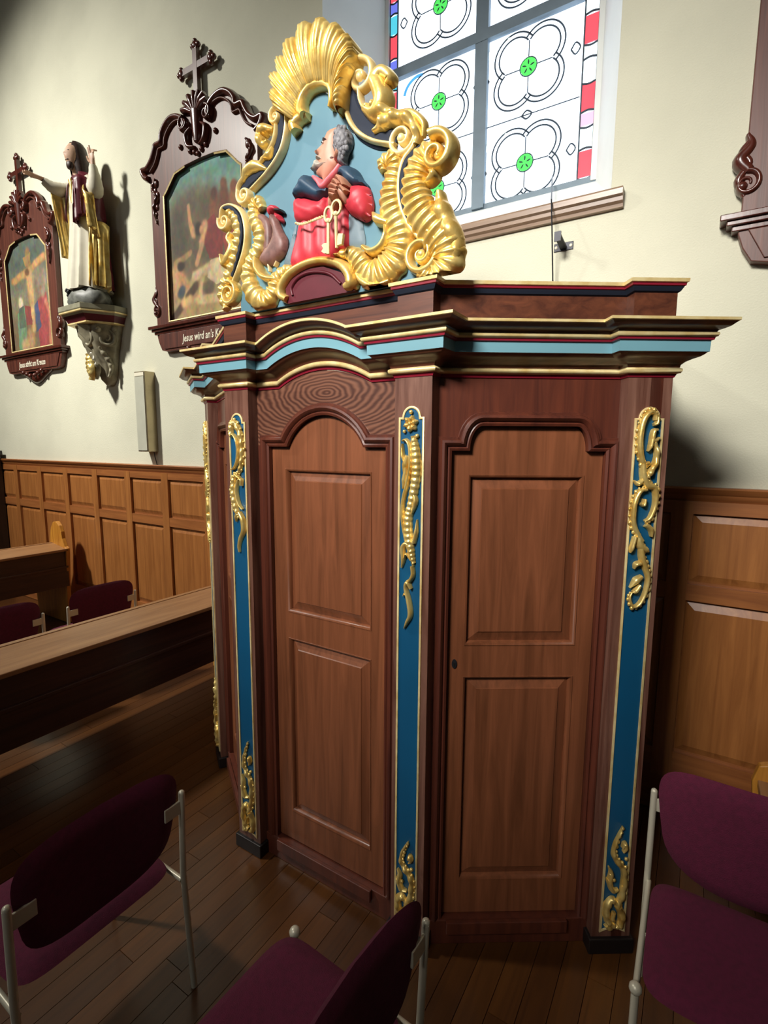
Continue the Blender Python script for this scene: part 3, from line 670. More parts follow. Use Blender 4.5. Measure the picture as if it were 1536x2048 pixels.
rpart('gilt_leaf',rim([(500,690),(490,650),(520,610),(570,590)],[50,60,44,30],.045),gold,smooth=60)
rpart('gilt_leaf',rim([(740,480),(765,530),(780,570)],[24,50,40],.045),gold,smooth=60)
lift(.02)
# cartouche
rpart('cartouche',MB().prism([K(465,1700)[:1]+(zbase,)]+KP([(455,1650),(500,1580),(580,1530),(680,1515),(790,1550),(830,1610),(870,1660)])+[(K(875,1660)[0],zbase)],0,.02,FC),maroon,label='maroon cartouche')
rpart('cartouche_rim',rim([(500,1690),(495,1640),(540,1580),(620,1550),(720,1560),(790,1620)],[20,22,24,24,24,20],.03),maroon,smooth=60)
rpart('gilt_rim',rim([(470,1715),(432,1690),(440,1630),(490,1560),(580,1505),(680,1482),(780,1500),(840,1555),(855,1620),(820,1640)],[40,44,46,46,44,44,48,56,60,40],.05),gold,smooth=60)

# relief figure
def Q(x,y):
    p=at(540+x/6.4,220+y/6.4,CY-OFFK); return (p.x,p.z)
def QP(l): return [Q(*q) for q in l]
QM=.000348
lift(.026)
fig=rpart('relief_figure',MB().pillow(QP([(860,210),(790,210),(720,250),(685,320),(662,375),(640,425),(590,475),(542,512),(550,534),(592,545),(600,562),(560,590),(556,612),(575,622),(556,640),(600,690),(590,740),(560,800),(640,850),(660,950),(720,880),(800,760),(850,690),(860,560),(850,480),(850,400)]),.034,.05,FC,.004,sp=.006),skin,smooth=60,label='praying bearded man in red robe and slate cape')
def fpart(name,mb,mat,**k): return rpart(name,mb,mat,fig,smooth=60,**k)
lift(.008); fpart('cloak',MB().pillow(QP([(985,1320),(1150,1400),(1190,1520),(1200,1740),(990,1740)]),.012,.03,FC,.001,sp=.01),cloak_m)
lift(.008); fpart('cloak',MB().pillow(QP([(330,1440),(275,1600),(230,1750),(170,1960),(260,1960),(320,1600)]),.01,.02,FC,.001,sp=.01),cloak_m)
s0=Q(600,1500)[0]
lift(.022); fpart('robe',MB().pillow(QP([(300,1120),(290,1370),(340,1460),(310,1650),(240,1950),(310,2030),(500,1960),(760,1900),(860,1780),(985,1720),(985,1320),(960,1150),(700,1050),(560,1120)]),.03,.05,FC,.003,sp=.008,hf=lambda x,z:.006*np.sin((x-s0)*105+np.sin(z*14)*.8)*(z<Q(0,1400)[1])),robe_r)
lift(.04); fpart('sleeve',MB().pillow(QP([(300,1130),(285,1330),(330,1430),(480,1435),(690,1350),(725,1250),(700,1080),(590,1140),(400,1100)]),.052,.05,FC,.006,sp=.008,hf=lambda x,z:.003*np.sin((x+z*1.5)*120)),robe_r)
lift(.04); fpart('sleeve',MB().pillow(QP([(985,960),(1190,940),(1245,1060),(1265,1180),(1240,1330),(1170,1392),(1080,1360),(980,1300),(930,1220),(985,1060)]),.056,.05,FC,.006,sp=.008,hf=lambda x,z:.003*np.sin((x-z)*120)),robe_r)
lift(.045); fpart('cape',MB().pillow(QP([(440,800),(340,930),(265,1120),(400,1095),(590,1150),(700,1080),(770,960),(900,850),(960,965),(1190,940),(1120,830),(1050,715),(920,690),(820,850),(720,960),(640,975),(540,890)]),.058,.03,FC,.006,sp=.008,hf=lambda x,z:.004*np.sin((x*.6+z)*140)),cape_m)
lift(.05); fpart('collar',MB().stroke(QP([(530,840),(600,900),(665,975),(740,900),(820,810),(890,700)]),[q*QM for q in (50,70,80,80,80,70)],.062,FC,.0),collar_m)
lift(.032)
curl=MB()
for i in range(34):
    a=i*2.399; r=math.sqrt((i+.5)/34); q=Q(905+95*r*math.cos(a)*.9,400+205*r*math.sin(a)); curl.ball(FC(q[0],q[1],.043-.014*r),.0085,6,(1,1,1.2))
fpart('curls',curl,hair_g)
fpart('hair',MB().pillow(QP([(850,205),(920,185),(985,240),(1010,340),(1000,430),(955,520),(935,600),(930,680),(870,685),(840,640),(860,560),(805,470),(790,400),(820,320)]),.045,.035,FC,.004,sp=.005,hf=lambda x,z:.005*np.sin(x*260+np.sin(z*190)*1.5)*np.sin(z*230)),hair_g)
lift(.032); fpart('beard',MB().pillow(QP([(556,625),(600,620),(640,650),(720,630),(790,570),(835,600),(770,660),(700,725),(600,765),(530,755),(485,735),(535,700)]),.044,.03,FC,.004,sp=.005,hf=lambda x,z:.003*np.sin(x*300+z*100)),beard_g)
lift(.04); fpart('moustache',MB().stroke(QP([(640,610),(600,590),(565,600)]),[q*QM for q in (20,34,16)],.046,FC,.0),beard_g)
lift(.042); fpart('ear',MB().stroke(QP([(835,480),(850,540),(825,600),(800,620)]),[q*QM for q in (30,46,40,16)],.05,FC,.0),skin)
lift(.038); fpart('brow',MB().stroke(QP([(650,385),(690,360),(735,385)]),[q*QM for q in (10,20,10)],.044,FC,.0),hair_g)
lift(.034); fpart('eye',MB().ball(FC(*Q(672,415),.034),.0042),plain('eye_white','#e8e2d8',.3))
lift(.037); fpart('pupil',MB().ball(FC(*Q(664,412),.0372),.0024),hair_b)
# clasped hands
lift(.07); hd=MB().pillow(QP([(890,850),(830,900),(760,980),(705,1100),(700,1240),(760,1230),(830,1130),(930,1200),(980,1120),(995,1020),(970,940),(930,890)]),.075,.035,FC,.006,sp=.007)
for a in ([(930,930),(890,870),(840,890)],[(900,970),(850,920),(790,960)],[(890,1010),(820,975),(755,990)],[(870,1060),(800,1040),(765,1090)],[(850,1110),(800,1095),(775,1140)],[(960,980),(930,900),(890,850)],[(980,1060),(930,1000),(880,1010)]):
    hd.stroke(QP(a),[q*QM for q in (56,60,44)],.088,FC,.004,n=8)
fpart('hands',hd,skin)
lift(.06); rope=MB(); rp_=catmull(QP([(330,1450),(400,1462),(480,1445),(560,1412),(640,1382),(720,1350)]),40)
rope.tube([FC(p[0],p[1],.060+.0025*math.sin(i*2.2)) for i,p in enumerate(rp_)],[.0042+.0013*math.sin(i*2.2) for i in range(41)],6)
fpart('rope_girdle',rope,cream)
def key_(c,r,shaft,bit):
    mb=MB(); cc=Q(*c); ring=[FC(cc[0]+r[0]*QM*math.cos(i*PI/8),cc[1]+r[1]*QM*math.sin(i*PI/8),.074) for i in range(16)]
    mb.tube(ring,.0052,6,closed=True); mb.tube([FC(*Q(*shaft[0]),.074),FC(*Q(*shaft[1]),.066)],.0055,6)
    mb.ball(FC(*Q(*shaft[0]),.074),.009); mb.prism(QP(bit),.058,.07,FC); return mb
lift(.07); fpart('key',key_((760,1345),(46,66),((755,1425),(735,1840)),[(735,1700),(690,1705),(660,1730),(680,1770),(655,1810),(690,1835),(735,1830)]),cream)
lift(.07); fpart('key',key_((860,1255),(52,62),((852,1335),(845,1760)),[(855,1730),(915,1715),(932,1580),(875,1580),(855,1640)]),cream)
# cockerel
lift(.02); ck=rpart('cockerel',MB().pillow(KP([(352,1200),(372,1190),(400,1215),(408,1250),(430,1300),(455,1350),(450,1420),(410,1470),(350,1510),(295,1485),(310,1430),(360,1360),(372,1300),(355,1250)]),.03,.03,FC,.003,sp=.008),cock_m,smooth=60,label='brown cockerel with red comb in relief')
rpart('tail',MB().stroke(KP([(330,1440),(335,1330),(325,1250),(285,1215),(265,1260)]),[q*PXM for q in (50,56,50,40,20)],.02,FC,.002),cock_m,ck,smooth=60)
rpart('comb',MB().pillow(KP([(350,1190),(355,1160),(380,1142),(405,1158),(415,1178),(390,1185),(372,1200),(365,1220)]),.03,.015,FC,.008,sp=.006),comb_m,ck,smooth=60)
rpart('wattle',MB().pillow(KP([(395,1195),(415,1200),(436,1235),(425,1248),(400,1225)]),.034,.012,FC,.006,sp=.006),comb_m,ck,smooth=60)
rpart('beak',MB().stroke(KP([(405,1180),(425,1180),(440,1190)]),[q*PXM for q in (22,18,4)],.034,FC,.004),black,ck,smooth=60)
rpart('legs',MB().stroke(KP([(345,1500),(350,1540)]),[q*PXM for q in (14,12)],.02,FC,.0,n=4).stroke(KP([(395,1480),(380,1510)]),[q*PXM for q in (14,12)],.02,FC,.0,n=4),cream,ck)

# ------------------------------------------------------------------ stations of the cross (framed oil paintings)
def paint_canvas(shapes,nx=170,nz=210,seed=1,bg=None):
    """colour grid (nz+1,nx+1,3): u 0..1 left-right, v 0..1 bottom-top; soft ellipses, polygons and strokes painted in order"""
    u,v=np.meshgrid(np.linspace(0,1,nx+1),np.linspace(0,1,nz+1)); r=np.random.RandomState(seed)
    def noise(k):
        g=r.rand(k+2,k+2); a=u*k; b=v*k; i=a.astype(int).clip(0,k); j=b.astype(int).clip(0,k); fa,fb=a-i,b-j
        return g[j,i]*(1-fa)*(1-fb)+g[j,(i+1).clip(0,k+1)]*fa*(1-fb)+g[(j+1).clip(0,k+1),i]*(1-fa)*fb+g[(j+1).clip(0,k+1),(i+1).clip(0,k+1)]*fa*fb
    img=np.zeros((nz+1,nx+1,3)); n1,n2=noise(6),noise(22)
    for i,(vv,c) in enumerate(bg):
        pass
    vs=[q[0] for q in bg]; cs=np.array([lin(q[1])[:3] for q in bg])
    vv=(v+.08*(n1-.5)).clip(0,1)
    for k in range(3): img[...,k]=np.interp(vv,vs,cs[:,k])
    uu=u+.02*(n2-.5); v2=v+.02*(n1-.5)
    for sh in shapes:
        kind,col,soft=sh[0],np.array(lin(sh[1])[:3]),sh[2]
        if kind=='e':
            cx,cy,rx,ry,ang=sh[3]; c,s=math.cos(ang),math.sin(ang); dx,dy=uu-cx,(v2-cy)
            a=((dx*c+dy*s)/rx)**2+((-dx*s+dy*c)/ry)**2; al=1/(1+np.exp(((np.sqrt(a)-1)/(soft*.55)).clip(-50,50)))
        elif kind=='l':
            al=np.zeros_like(u); pts=sh[3]
            for (x0,y0,w0),(x1,y1,w1) in zip(pts[:-1],pts[1:]):
                dx,dy=x1-x0,y1-y0; t=(((uu-x0)*dx+(v2-y0)*dy)/(dx*dx+dy*dy)).clip(0,1)
                d=np.hypot(uu-x0-t*dx,v2-y0-t*dy); ww=w0+(w1-w0)*t; al=np.maximum(al,1/(1+np.exp(((d/ww-1)/(soft*.6)).clip(-50,50))))
        else:
            P=np.array(sh[3]); x0,y0=P[:,0],P[:,1]; x1,y1=np.roll(x0,-1),np.roll(y0,-1); ins=np.zeros_like(u,bool)
            for a in range(len(P)):
                ins^=((y0[a]>v2)!=(y1[a]>v2))&(uu<(x1[a]-x0[a])*(v2-y0[a])/(y1[a]-y0[a]+1e-12)+x0[a])
            al=ins*1.
        shade=(.82+.36*n2)[...,None]
        img=img*(1-al[...,None])+col*shade*al[...,None]
    n3,n4,n5=noise(60),noise(45),noise(30)
    tint=np.stack([n3,n4,n5],-1)*.5+.75
    return img*tint*(.8+.4*noise(14))[...,None]
def canvas_obj(parent,w_,h_,img):
    nz,nx=img.shape[0]-1,img.shape[1]-1; me=bpy.data.meshes.new('canvas')
    vs=[(-w_/2+w_*i/nx,-.012,h_*j/nz) for j in range(nz+1) for i in range(nx+1)]
    fs=[(j*(nx+1)+i,j*(nx+1)+i+1,(j+1)*(nx+1)+i+1,(j+1)*(nx+1)+i) for j in range(nz) for i in range(nx)]
    n0=len(vs); vs+=[(-w_/2,0,0),(w_/2,0,0),(w_/2,0,h_),(-w_/2,0,h_)]; c=[0,nx,(nz+1)*(nx+1)-1,nz*(nx+1)]
    fs+=[(n0+3,n0+2,n0+1,n0)]+[(c[i],n0+i,n0+(i+1)%4,c[(i+1)%4]) for i in range(4)]
    me.from_pydata(vs,[],fs); ca=me.color_attributes.new('paint','FLOAT_COLOR','POINT')
    arr=np.ones((len(vs),4)); arr[:n0,:3]=img.reshape(-1,3); arr[n0:,:3]=.05; ca.data.foreach_set('color',arr.ravel())
    me.materials.append(paint_m); o=bpy.data.objects.new('painting',me); COL.objects.link(o); o.parent=parent; return o
def text_mesh(body,parent,mat,size,loc,xs=.75,extr=.002):
    cu=bpy.data.curves.new('lettering','FONT'); cu.body=body; cu.size=size; cu.extrude=extr; cu.shear=.15; cu.offset=.0012; cu.align_x='CENTER'; cu.resolution_u=2
    ob=bpy.data.objects.new('tmp',cu); COL.objects.link(ob); dg=bpy.context.evaluated_depsgraph_get()
    me=bpy.data.meshes.new_from_object(ob.evaluated_get(dg)); bpy.data.objects.remove(ob)
    me.transform(Matrix.Rotation(PI/2,4,'X')@Matrix.Diagonal((xs,1,1,1))); me.materials.clear(); me.materials.append(mat)
    o=bpy.data.objects.new('lettering',me); COL.objects.link(o); o.parent=parent; o.location=loc; return o
LF=Fr((0,0),(1,0),(0,-1))
def station(label,x,img,text):
    t=thing('framed_painting',label,'painting','stations of the cross on the back wall',(x,WY,0))
    P=lambda name,mb,mat,par=None,**k: mb.build(name,mat,par or t,**k)
    oL=[(0,2.645),(.50,2.645),(.565,2.66),(.60,2.72),(.62,2.78),(.615,2.84),(.615,4.02),(.66,4.055),(.69,4.10),(.63,4.105),(.56,4.15),(.52,4.21),(.50,4.245),(.435,4.25),(.42,4.30),(.375,4.35),(.30,4.385),(.22,4.375),(.16,4.34),(.10,4.40),(0,4.42)]
    iL=[(0,2.875),(.455,2.875),(.455,3.86),(.42,3.885),(.345,3.955),(.30,3.995),(.17,4.015),(0,4.02)]
    fb=MB()
    for sx in (1,-1): fb.prism([(sx*a,b) for a,b in oL]+[(sx*a,b) for a,b in iL[::-1]],.0,.05,LF)
    fb=P('frame',fb,frame_m,bevel=.004)
    P('gilt_slip',sweep2d([(a,b) for a,b in iL[1:]]+[(-a,b) for a,b in iL[1:][::-1]],[(.0,.02),(-.004,.045),(.004,.056),(.014,.052)],LF,closed=True),gold_p,fb)
    top=[(.615,4.02),(.66,4.045),(.685,4.10),(.62,4.10),(.555,4.145),(.515,4.205),(.495,4.24),(.43,4.245),(.415,4.295),(.37,4.345),(.30,4.378),(.22,4.37),(.15,4.33),(.13,4.28),(.17,4.25)]
    for sx in (1,-1):
        P('crown_moulding',MB().stroke([(sx*a,b) for a,b in top],.05,.06,LF,.03,n=70),frame_d,fb,smooth=60)
        P('crown_moulding',MB().stroke([(sx*(a-.035),b-.035) for a,b in top[3:13]],.02,.03,LF,.045,n=50),frame_m,fb,smooth=60)
        c=MB()
        for k,(a,b,r) in enumerate(((.53,3.97,.028),(.545,3.92,.02),(.52,3.88,.024),(.55,3.84,.022),(.53,3.79,.02),(.545,3.74,.016),(.54,3.69,.012))): c.ball(LF(sx*a,b,.052),r,7,(1,.7,1.2))
        c.stroke([(sx*.52,4.0),(sx*.565,3.93),(sx*.52,3.86),(sx*.56,3.78),(sx*.535,3.66)],[.02,.03,.03,.026,.006],.03,LF,.05,ribs=7,n=30)
        P('carving',c,frame_d,fb,smooth=60)
        c=MB().stroke([(sx*.60,3.16),(sx*.63,3.11),(sx*.60,3.06),(sx*.635,3.0),(sx*.61,2.93)],[.02,.034,.03,.036,.02],.03,LF,.03,n=24); c.ball(LF(sx*.62,2.97,.05),.02,7); c.spiral((sx*.605,2.98),.05,.012,1.3,PI/2,.03,.05,LF,.02,sx); c.stroke([(sx*.60,3.03),(sx*.635,3.08),(sx*.60,3.13),(sx*.615,3.18)],[.05,.06,.045,.02],.05,LF,.02)
        P('carving',c,frame_d,fb,smooth=60)
    led=MB().grid([[Vector((a*q,-o,z)) for o,z in ((.0,2.855),(.085,2.855),(.09,2.845),(.085,2.832),(.07,2.826),(.066,2.812),(.05,2.805),(.045,2.79))] for a,q in ((-.66,1),(-.655,1),(.655,1),(.66,1))])
    P('ledge',MB().box(-.69,.69,-.09,0,2.832,2.858).box(-.665,.665,-.075,0,2.812,2.832).box(-.645,.645,-.06,0,2.79,2.812),frame_d,fb,bevel=.004)
    P('name_board',MB().prism([(-.52,2.665),(.52,2.665),(.585,2.79),(-.585,2.79)],.05,.058,LF),frame_m,fb,bevel=.003)
    text_mesh(text,t,lett,.085,(0,-.0585,2.70))
    pd=MB().stroke([(-.32,2.655),(-.18,2.62),(0,2.575),(.18,2.62),(.32,2.655)],[.03,.07,.11,.07,.03],.06,LF,.0,n=30)
    for a,b in ((-.2,2.64),(-.12,2.62),(-.05,2.60),(.05,2.60),(.12,2.62),(.2,2.64)): pd.ball(LF(a,b,.06),.025,7)
    P('pendant',pd,frame_d,fb,smooth=60)
    sh=MB()
    for k in range(7):
        a=PI*(.08+.84*k/6); sh.stroke([(.03*math.cos(a),4.33+.02*math.sin(a)),(.09*math.cos(a),4.35+.07*math.sin(a)),(.145*math.cos(a),4.35+.115*math.sin(a))],[.03,.05,.045],.05,LF,.05,n=10)
    sh.stroke([(0,4.34),(0,4.26),(0,4.18),(0,4.13)],[.11,.09,.07,.05],.05,LF,.05,n=14); 
    for sx in (1,-1): sh.spiral((sx*.13,4.285),.05,.012,1.4,PI/2,.03,.05,LF,.05,-sx); sh.stroke([(sx*.06,4.24),(sx*.11,4.20),(sx*.09,4.12),(sx*.03,4.10)],[.02,.04,.04,.02],.045,LF,.05)
    for a,b in ((-.2,4.15),(.2,4.15),(-.04,4.07),(.04,4.07),(0,4.05),(-.09,4.09),(.09,4.09)): sh.ball(LF(a,b,.055),.02,7)
    P('shell_carving',sh,frame_d,fb,smooth=60)
    cr=MB().box(-.022,.022,-.06,-.025,4.40,4.80).box(-.16,.16,-.058,-.027,4.63,4.674)
    for a,b in ((-.165,4.652),(.165,4.652),(0,4.79)):
        cr.ball((a,-.045,b),.032,7,(1,.8,1)); 
        for q in range(3):
            t2={0:PI/2,1:PI,2:0}[0 if a==0 else (1 if a<0 else 2)]+(q-1)*1.5; cr.ball((a+.03*math.cos(t2),-.045,b+.03*math.sin(t2)),.02,6)
    P('cross',cr,frame_d,fb,smooth=45)
    cv=canvas_obj(t,.93,1.17,img); cv.location=(0,-.008,2.865)
    return t
bgA=[(0,'#a08a5a'),(.15,'#97805a'),(.3,'#6f5f45'),(.5,'#665a44'),(.68,'#6d6a52'),(.78,'#7d9685'),(.9,'#5f8a7e'),(1,'#6fa08f')]
shA=[('e','#5f5440',.15,(.35,.62,.42,.24,0)),('e','#5a4f3a',.2,(.75,.55,.5,.2,0)),('e','#4a4233',.2,(.15,.58,.1,.16,0)),
 ('l','#7a4a2e',.25,[(.62,.72,.05),(.62,.5,.07)]),('l','#6a3b28',.25,[(.74,.76,.05),(.74,.5,.07)]),('l','#8a5a3a',.25,[(.86,.72,.05),(.88,.45,.08)]),('e','#5e3a2a',.2,(.62,.76,.035,.04,0)),('e','#6a442e',.2,(.74,.8,.035,.04,0)),('e','#74422e',.2,(.86,.77,.04,.04,0)),
 ('l','#9a7a4e',.25,[(.1,.40,.025),(.3,.44,.02)]),('l','#b09468',.2,[(.02,.05,.03),(.34,.27,.03),(.62,.34,.03)]),('l','#4a3426',.2,[(.0,.02,.03),(.36,.22,.035)]),
 ('p','#7a2f2c',0,[(.5,.60),(.62,.64),(.72,.52),(.70,.36),(.55,.37),(.48,.46)]),('p','#8a3a2e',0,[(.70,.56),(.86,.58),(.9,.36),(.74,.36)]),
 ('l','#c09468',.25,[(.50,.58,.035),(.44,.46,.025),(.38,.36,.02)]),('l','#b88a60',.25,[(.30,.74,.015),(.32,.62,.022),(.36,.55,.025)]),('e','#2e241d',.2,(.42,.575,.05,.045,0)),('e','#b08058',.2,(.46,.56,.03,.03,0)),
 ('l','#c9a070',.3,[(.10,.34,.05),(.12,.22,.05),(.2,.12,.03),(.28,.14,.025)]),('l','#b98c5c',.3,[(.16,.32,.04),(.24,.24,.03)]),('e','#2c221c',.2,(.17,.375,.05,.035,0)),('e','#3e4a50',.2,(.16,.2,.06,.045,.4)),
 ('l','#cfb488',.3,[(.34,.28,.03),(.5,.31,.03),(.62,.26,.03)]),('p','#c8b48a',0,[(.56,.36),(.74,.36),(.80,.24),(.62,.20),(.50,.26)]),('l','#c4a070',.3,[(.44,.26,.025),(.42,.16,.025),(.36,.12,.02)]),
 ('e','#5a4a38',.2,(.52,.19,.07,.05,0)),('e','#b9a074',.2,(.5,.12,.2,.03,0)),('l','#d0b080',.3,[(.74,.34,.03),(.82,.38,.025)])]
imgA=paint_canvas(shA,bg=bgA,seed=3)
bgB=[(0,'#6d5a40'),(.25,'#6a5a44'),(.5,'#746f5a'),(.66,'#5c6254'),(.8,'#49534a'),(1,'#505b50')]
shB=[('e','#7d7560',.3,(.72,.58,.2,.14,0)),('l','#86643a',.2,[(.5,.86,.05),(.5,.1,.04)]),('l','#8c6a3e',.2,[(.1,.66,.03),(.5,.70,.035),(.9,.78,.03)]),('p','#8e6f44',0,[(.38,.84),(.58,.86),(.55,.76),(.43,.75)]),
 ('l','#b08a58',.3,[(.14,.66,.03),(.45,.69,.035),(.6,.72,.03),(.86,.79,.025)]),('l','#b59262',.3,[(.5,.68,.06),(.52,.5,.06),(.52,.34,.04),(.53,.2,.03)]),('e','#6a4a30',.2,(.46,.70,.05,.035,0)),
 ('e','#c4b496',.2,(.26,.44,.06,.05,0)),('p','#7a3a36',0,[(.34,.42),(.48,.40),(.5,.24),(.36,.24)]),('p','#5f7a60',0,[(.16,.36),(.34,.40),(.36,.0),(.12,.0)]),('p','#4d5a4a',0,[(.2,.40),(.32,.42),(.34,.22),(.18,.22)]),
 ('p','#8d3c3a',0,[(.66,.46),(.86,.48),(.94,.0),(.62,.0)]),('e','#7e5040',.2,(.74,.5,.05,.05,0)),('l','#b06a58',.3,[(.84,.4,.03),(.9,.3,.03),(.88,.05,.03)]),('p','#3f4660',0,[(.58,.4),(.66,.44),(.7,.2),(.58,.16)]),('e','#9a7a58',.3,(.42,.1,.08,.1,0)),('e','#a58a62',.3,(.3,.06,.08,.06,0)),
 ('l','#7a6a58',.3,[(.66,.62,.05),(.68,.5,.05)]),('l','#8a7a66',.3,[(.82,.64,.04),(.8,.5,.05)])]
imgB=paint_canvas(shB,bg=bgB,seed=5)
imgC=np.ascontiguousarray(imgA[:,::-1])*.9
AX=2.746/2.816
station('carved mahogany framed painting with two dark-haired bent figures, directly left of the gilded crest',-3.39,imgA,"Jesus wird an's Kreuz")
station('leftmost carved mahogany framed painting, a crucifixion, left of the standing statue',-6.22,imgB,'Jesus stirbt am Kreuze')
station('mahogany framed painting cut off by the right edge of the photo',.69,imgC,'')

# ------------------------------------------------------------------ bracket and statue
BX=-4.84
br=thing('wall_bracket','carved grey-green and gold bracket under the robed statue, on the plaster wall','bracket',None,(BX,WY,0))
def octo(w_,d): return [(-w_,0),(-w_,-d*.35),(-w_*.55,-d),(w_*.55,-d),(w_,-d*.35),(w_,0)]
def slab(pr): 
    mb=MB(); mb.loft([[Vector((x,y,z)) for x,y in octo(w_,d)] for w_,d,z in pr]); return mb
slab([(.30,.30,3.0),(.325,.33,3.03),(.335,.34,3.045),(.335,.34,3.085),(.325,.33,3.09)]).build('shelf',stone,br)
slab([(.318,.322,3.022),(.335,.338,3.024),(.335,.338,3.034),(.318,.322,3.036)]).build('gilt_line',gold_p,br)
slab([(.275,.275,2.95),(.30,.30,2.995),(.312,.315,3.022)]).build('maroon_band',maroon,br)
slab([(.262,.262,2.936),(.282,.282,2.938),(.282,.282,2.95),(.265,.265,2.954)]).build('gilt_line',gold_p,br)
bd=MB(); rings=[]
for i,(z,w_,d,cx) in enumerate(((2.94,.25,.25,0),(2.86,.235,.235,.0),(2.78,.20,.2,.01),(2.70,.165,.17,.02),(2.62,.13,.14,.03),(2.54,.105,.11,.03),(2.47,.085,.085,.03),(2.42,.04,.05,.03))):
    rings.append([Vector((cx+w_*math.cos(PI+PI*j/16)*(1+.05*math.sin(j*2.1+i)),d*math.sin(PI+PI*j/16)*(1+.12*math.sin(j*1.7+i*1.3))-.004,z)) for j in range(17)])
bd.loft(rings); bd.build('bracket_body',grey_gr,br,smooth=60)
def bfr(side): 
    a=side*.9; return Fr((.02+.16*math.sin(a),-.15*math.cos(a)),(math.cos(a),math.sin(a)),(math.sin(a),-math.cos(a)))
for sd,mt in ((1,grey_gr),(0,grey_gr),(-1,grey_gr)):
    f_=bfr(sd); mb=MB(); mb.spiral((.0,2.82),.075,.015,1.5,1.2,.04,.05,f_,.015,-1); mb.stroke([(-.07,2.80),(-.05,2.72),(.0,2.64),(.02,2.56),(-.01,2.48)],[.06,.06,.06,.05,.02],.05,f_,-.03,ribs=6); mb.ball(f_(-.06,2.89,.07),.03); mb.ball(f_(.07,2.90,.06),.024)
    mb.build('carved_scroll',mt,br,smooth=60)
f_=bfr(-.4); mb=MB(); mb.stroke([(-.06,2.70),(-.05,2.62),(-.01,2.54),(.02,2.47)],[.08,.11,.1,.04],.05,f_,.0,ribs=6); mb.stroke([(.05,2.62),(.06,2.54),(.03,2.46)],[.05,.07,.05],.05,f_,.0,ribs=3); mb.build('gilt_leaf',gold,br,smooth=60)

SX,SY,SZ=-4.77,2.63,3.0905
st=thing('statue','painted statue of a long-haired man in ivory robe and maroon gold-lined cape, on wall bracket','statue',None,(SX,SY,SZ))
def spt(name,mb,mat,par=None,**k): return mb.build(name,mat,par or st,smooth=k.pop('smooth',60),**k)
rk=MB(); rings=[]
for i,(z,r) in enumerate(((0,.20),(.04,.215),(.09,.2),(.13,.165),(.16,.10),(.175,.02))):
    rings.append([Vector((r*1.05*math.cos(j*PI/10)*(1+.08*math.sin(j*2.3+i*1.1)),r*.72*math.sin(j*PI/10)*(1+.08*math.cos(j*1.9+i)),z+.012*math.sin(j*1.3+i))) for j in range(20)])
rk.loft(rings); rk=spt('rock_base',rk,rock_m)
fl_=MB()
for k in range(14): fl_.ball((-.16+.012*(k%4),-.09-.012*(k//5),.03+.011*k*.8),.016,6)
spt('rock_tuft',fl_,black,rk)
# body: head, neck, hands in one skin mesh
sk=MB()
HX,HY,HZ=-.02,-.03,1.245
rings=[]
for z,rx,ry,dy in ((1.06,.05,.045,.02),(1.12,.042,.042,.01),(1.15,.044,.048,-.004),(1.175,.052,.062,-.012),(1.205,.06,.074,-.012),(1.235,.064,.080,-.008),(1.27,.064,.080,-.002),(1.30,.06,.076,.004),(1.33,.046,.06,.008),(1.35,.02,.03,.01)):
    ring=[]
    for j in range(20):
        a=j*PI/10; x=rx*math.cos(a); y=ry*math.sin(a); nose=0
        if y<0 and abs(math.cos(a))<.35:
            nose={1.205:.006,1.235:.016,1.27:.006}.get(z,0)*(1-abs(math.cos(a))/.35)
        ring.append(Vector((HX+x,HY+dy+y-nose,z)))
    rings.append(ring)
sk.loft(rings)
def hand(base,d,up,side,spread,bend):
    sk=MB()
    d=Vector(d).normalized(); up=Vector(up).normalized(); sv=d.cross(up).normalized(); b=Vector(base)
    sk.loft([[b+d*t+sv*(w_*math.cos(j*PI/4))+up*(h_*math.sin(j*PI/4)) for j in range(8)] for t,w_,h_ in ((-.03,.022,.02),(.0,.024,.018),(.03,.034,.015),(.06,.036,.013),(.07,.03,.01))])
    for k,L in enumerate((.062,.072,.068,.054)):
        o=b+d*.065+sv*((k-1.5)*.018); c=bend[k]
        sk.tube([o,o+d*L*.5+sv*((k-1.5)*spread)+up*(.0-c*.01),o+d*L*(1-.5*c)+sv*((k-1.5)*spread*1.6)-up*(c*.04)],[.0095,.009,.006],6)
    o=b+sv*(side*.03)+d*.015; sk.tube([o,o+sv*side*.025+d*.025,o+sv*side*.035+d*.055],[.011,.010,.007],6)
    return sk
RH=Vector((-.20,-.245,1.03)); LH=Vector((.235,-.03,1.13))
h1=hand(RH,(-.15,-1,.12),(.2,.1,1),1,.006,(.15,.2,.3,.4)); h2=hand(LH,(-.05,-.1,1),(0,-1,-.1),-1,.002,(0,0,.9,.9))
sk=spt('head',sk,skin_s); spt('hand',h1,skin_s); spt('hand',h2,skin_s)
# hair and beard
hr=MB(); rings=[]
for z,rx,ry,dy in ((1.03,.07,.05,.045),(1.10,.085,.066,.03),(1.18,.086,.078,.026),(1.26,.078,.082,.02),(1.32,.066,.074,.016),(1.355,.045,.052,.014),(1.372,.01,.012,.012)):
    rings.append([Vector((HX+rx*math.cos(a)*(1+.03*math.sin(9*a)),HY+dy+ry*math.sin(a),z)) for a in [(-.33*PI+j*(1.66*PI)/22) for j in range(23)]])
hr.grid(rings); hr.build('hair',hair_b,sk,smooth=60)
bdm=MB().ball((HX,HY-.052,1.158),.036,8,(1.05,.8,1.1)).ball((HX,HY-.076,1.192),.012,6,(2.1,.7,.5)); bdm.build('beard',hair_b,sk,smooth=60)
for sx in (-1,1): MB().ball((HX+sx*.024,HY-.074,1.262),.008,6,(1.3,.6,.7)).build('eye',hair_b,sk,smooth=60)
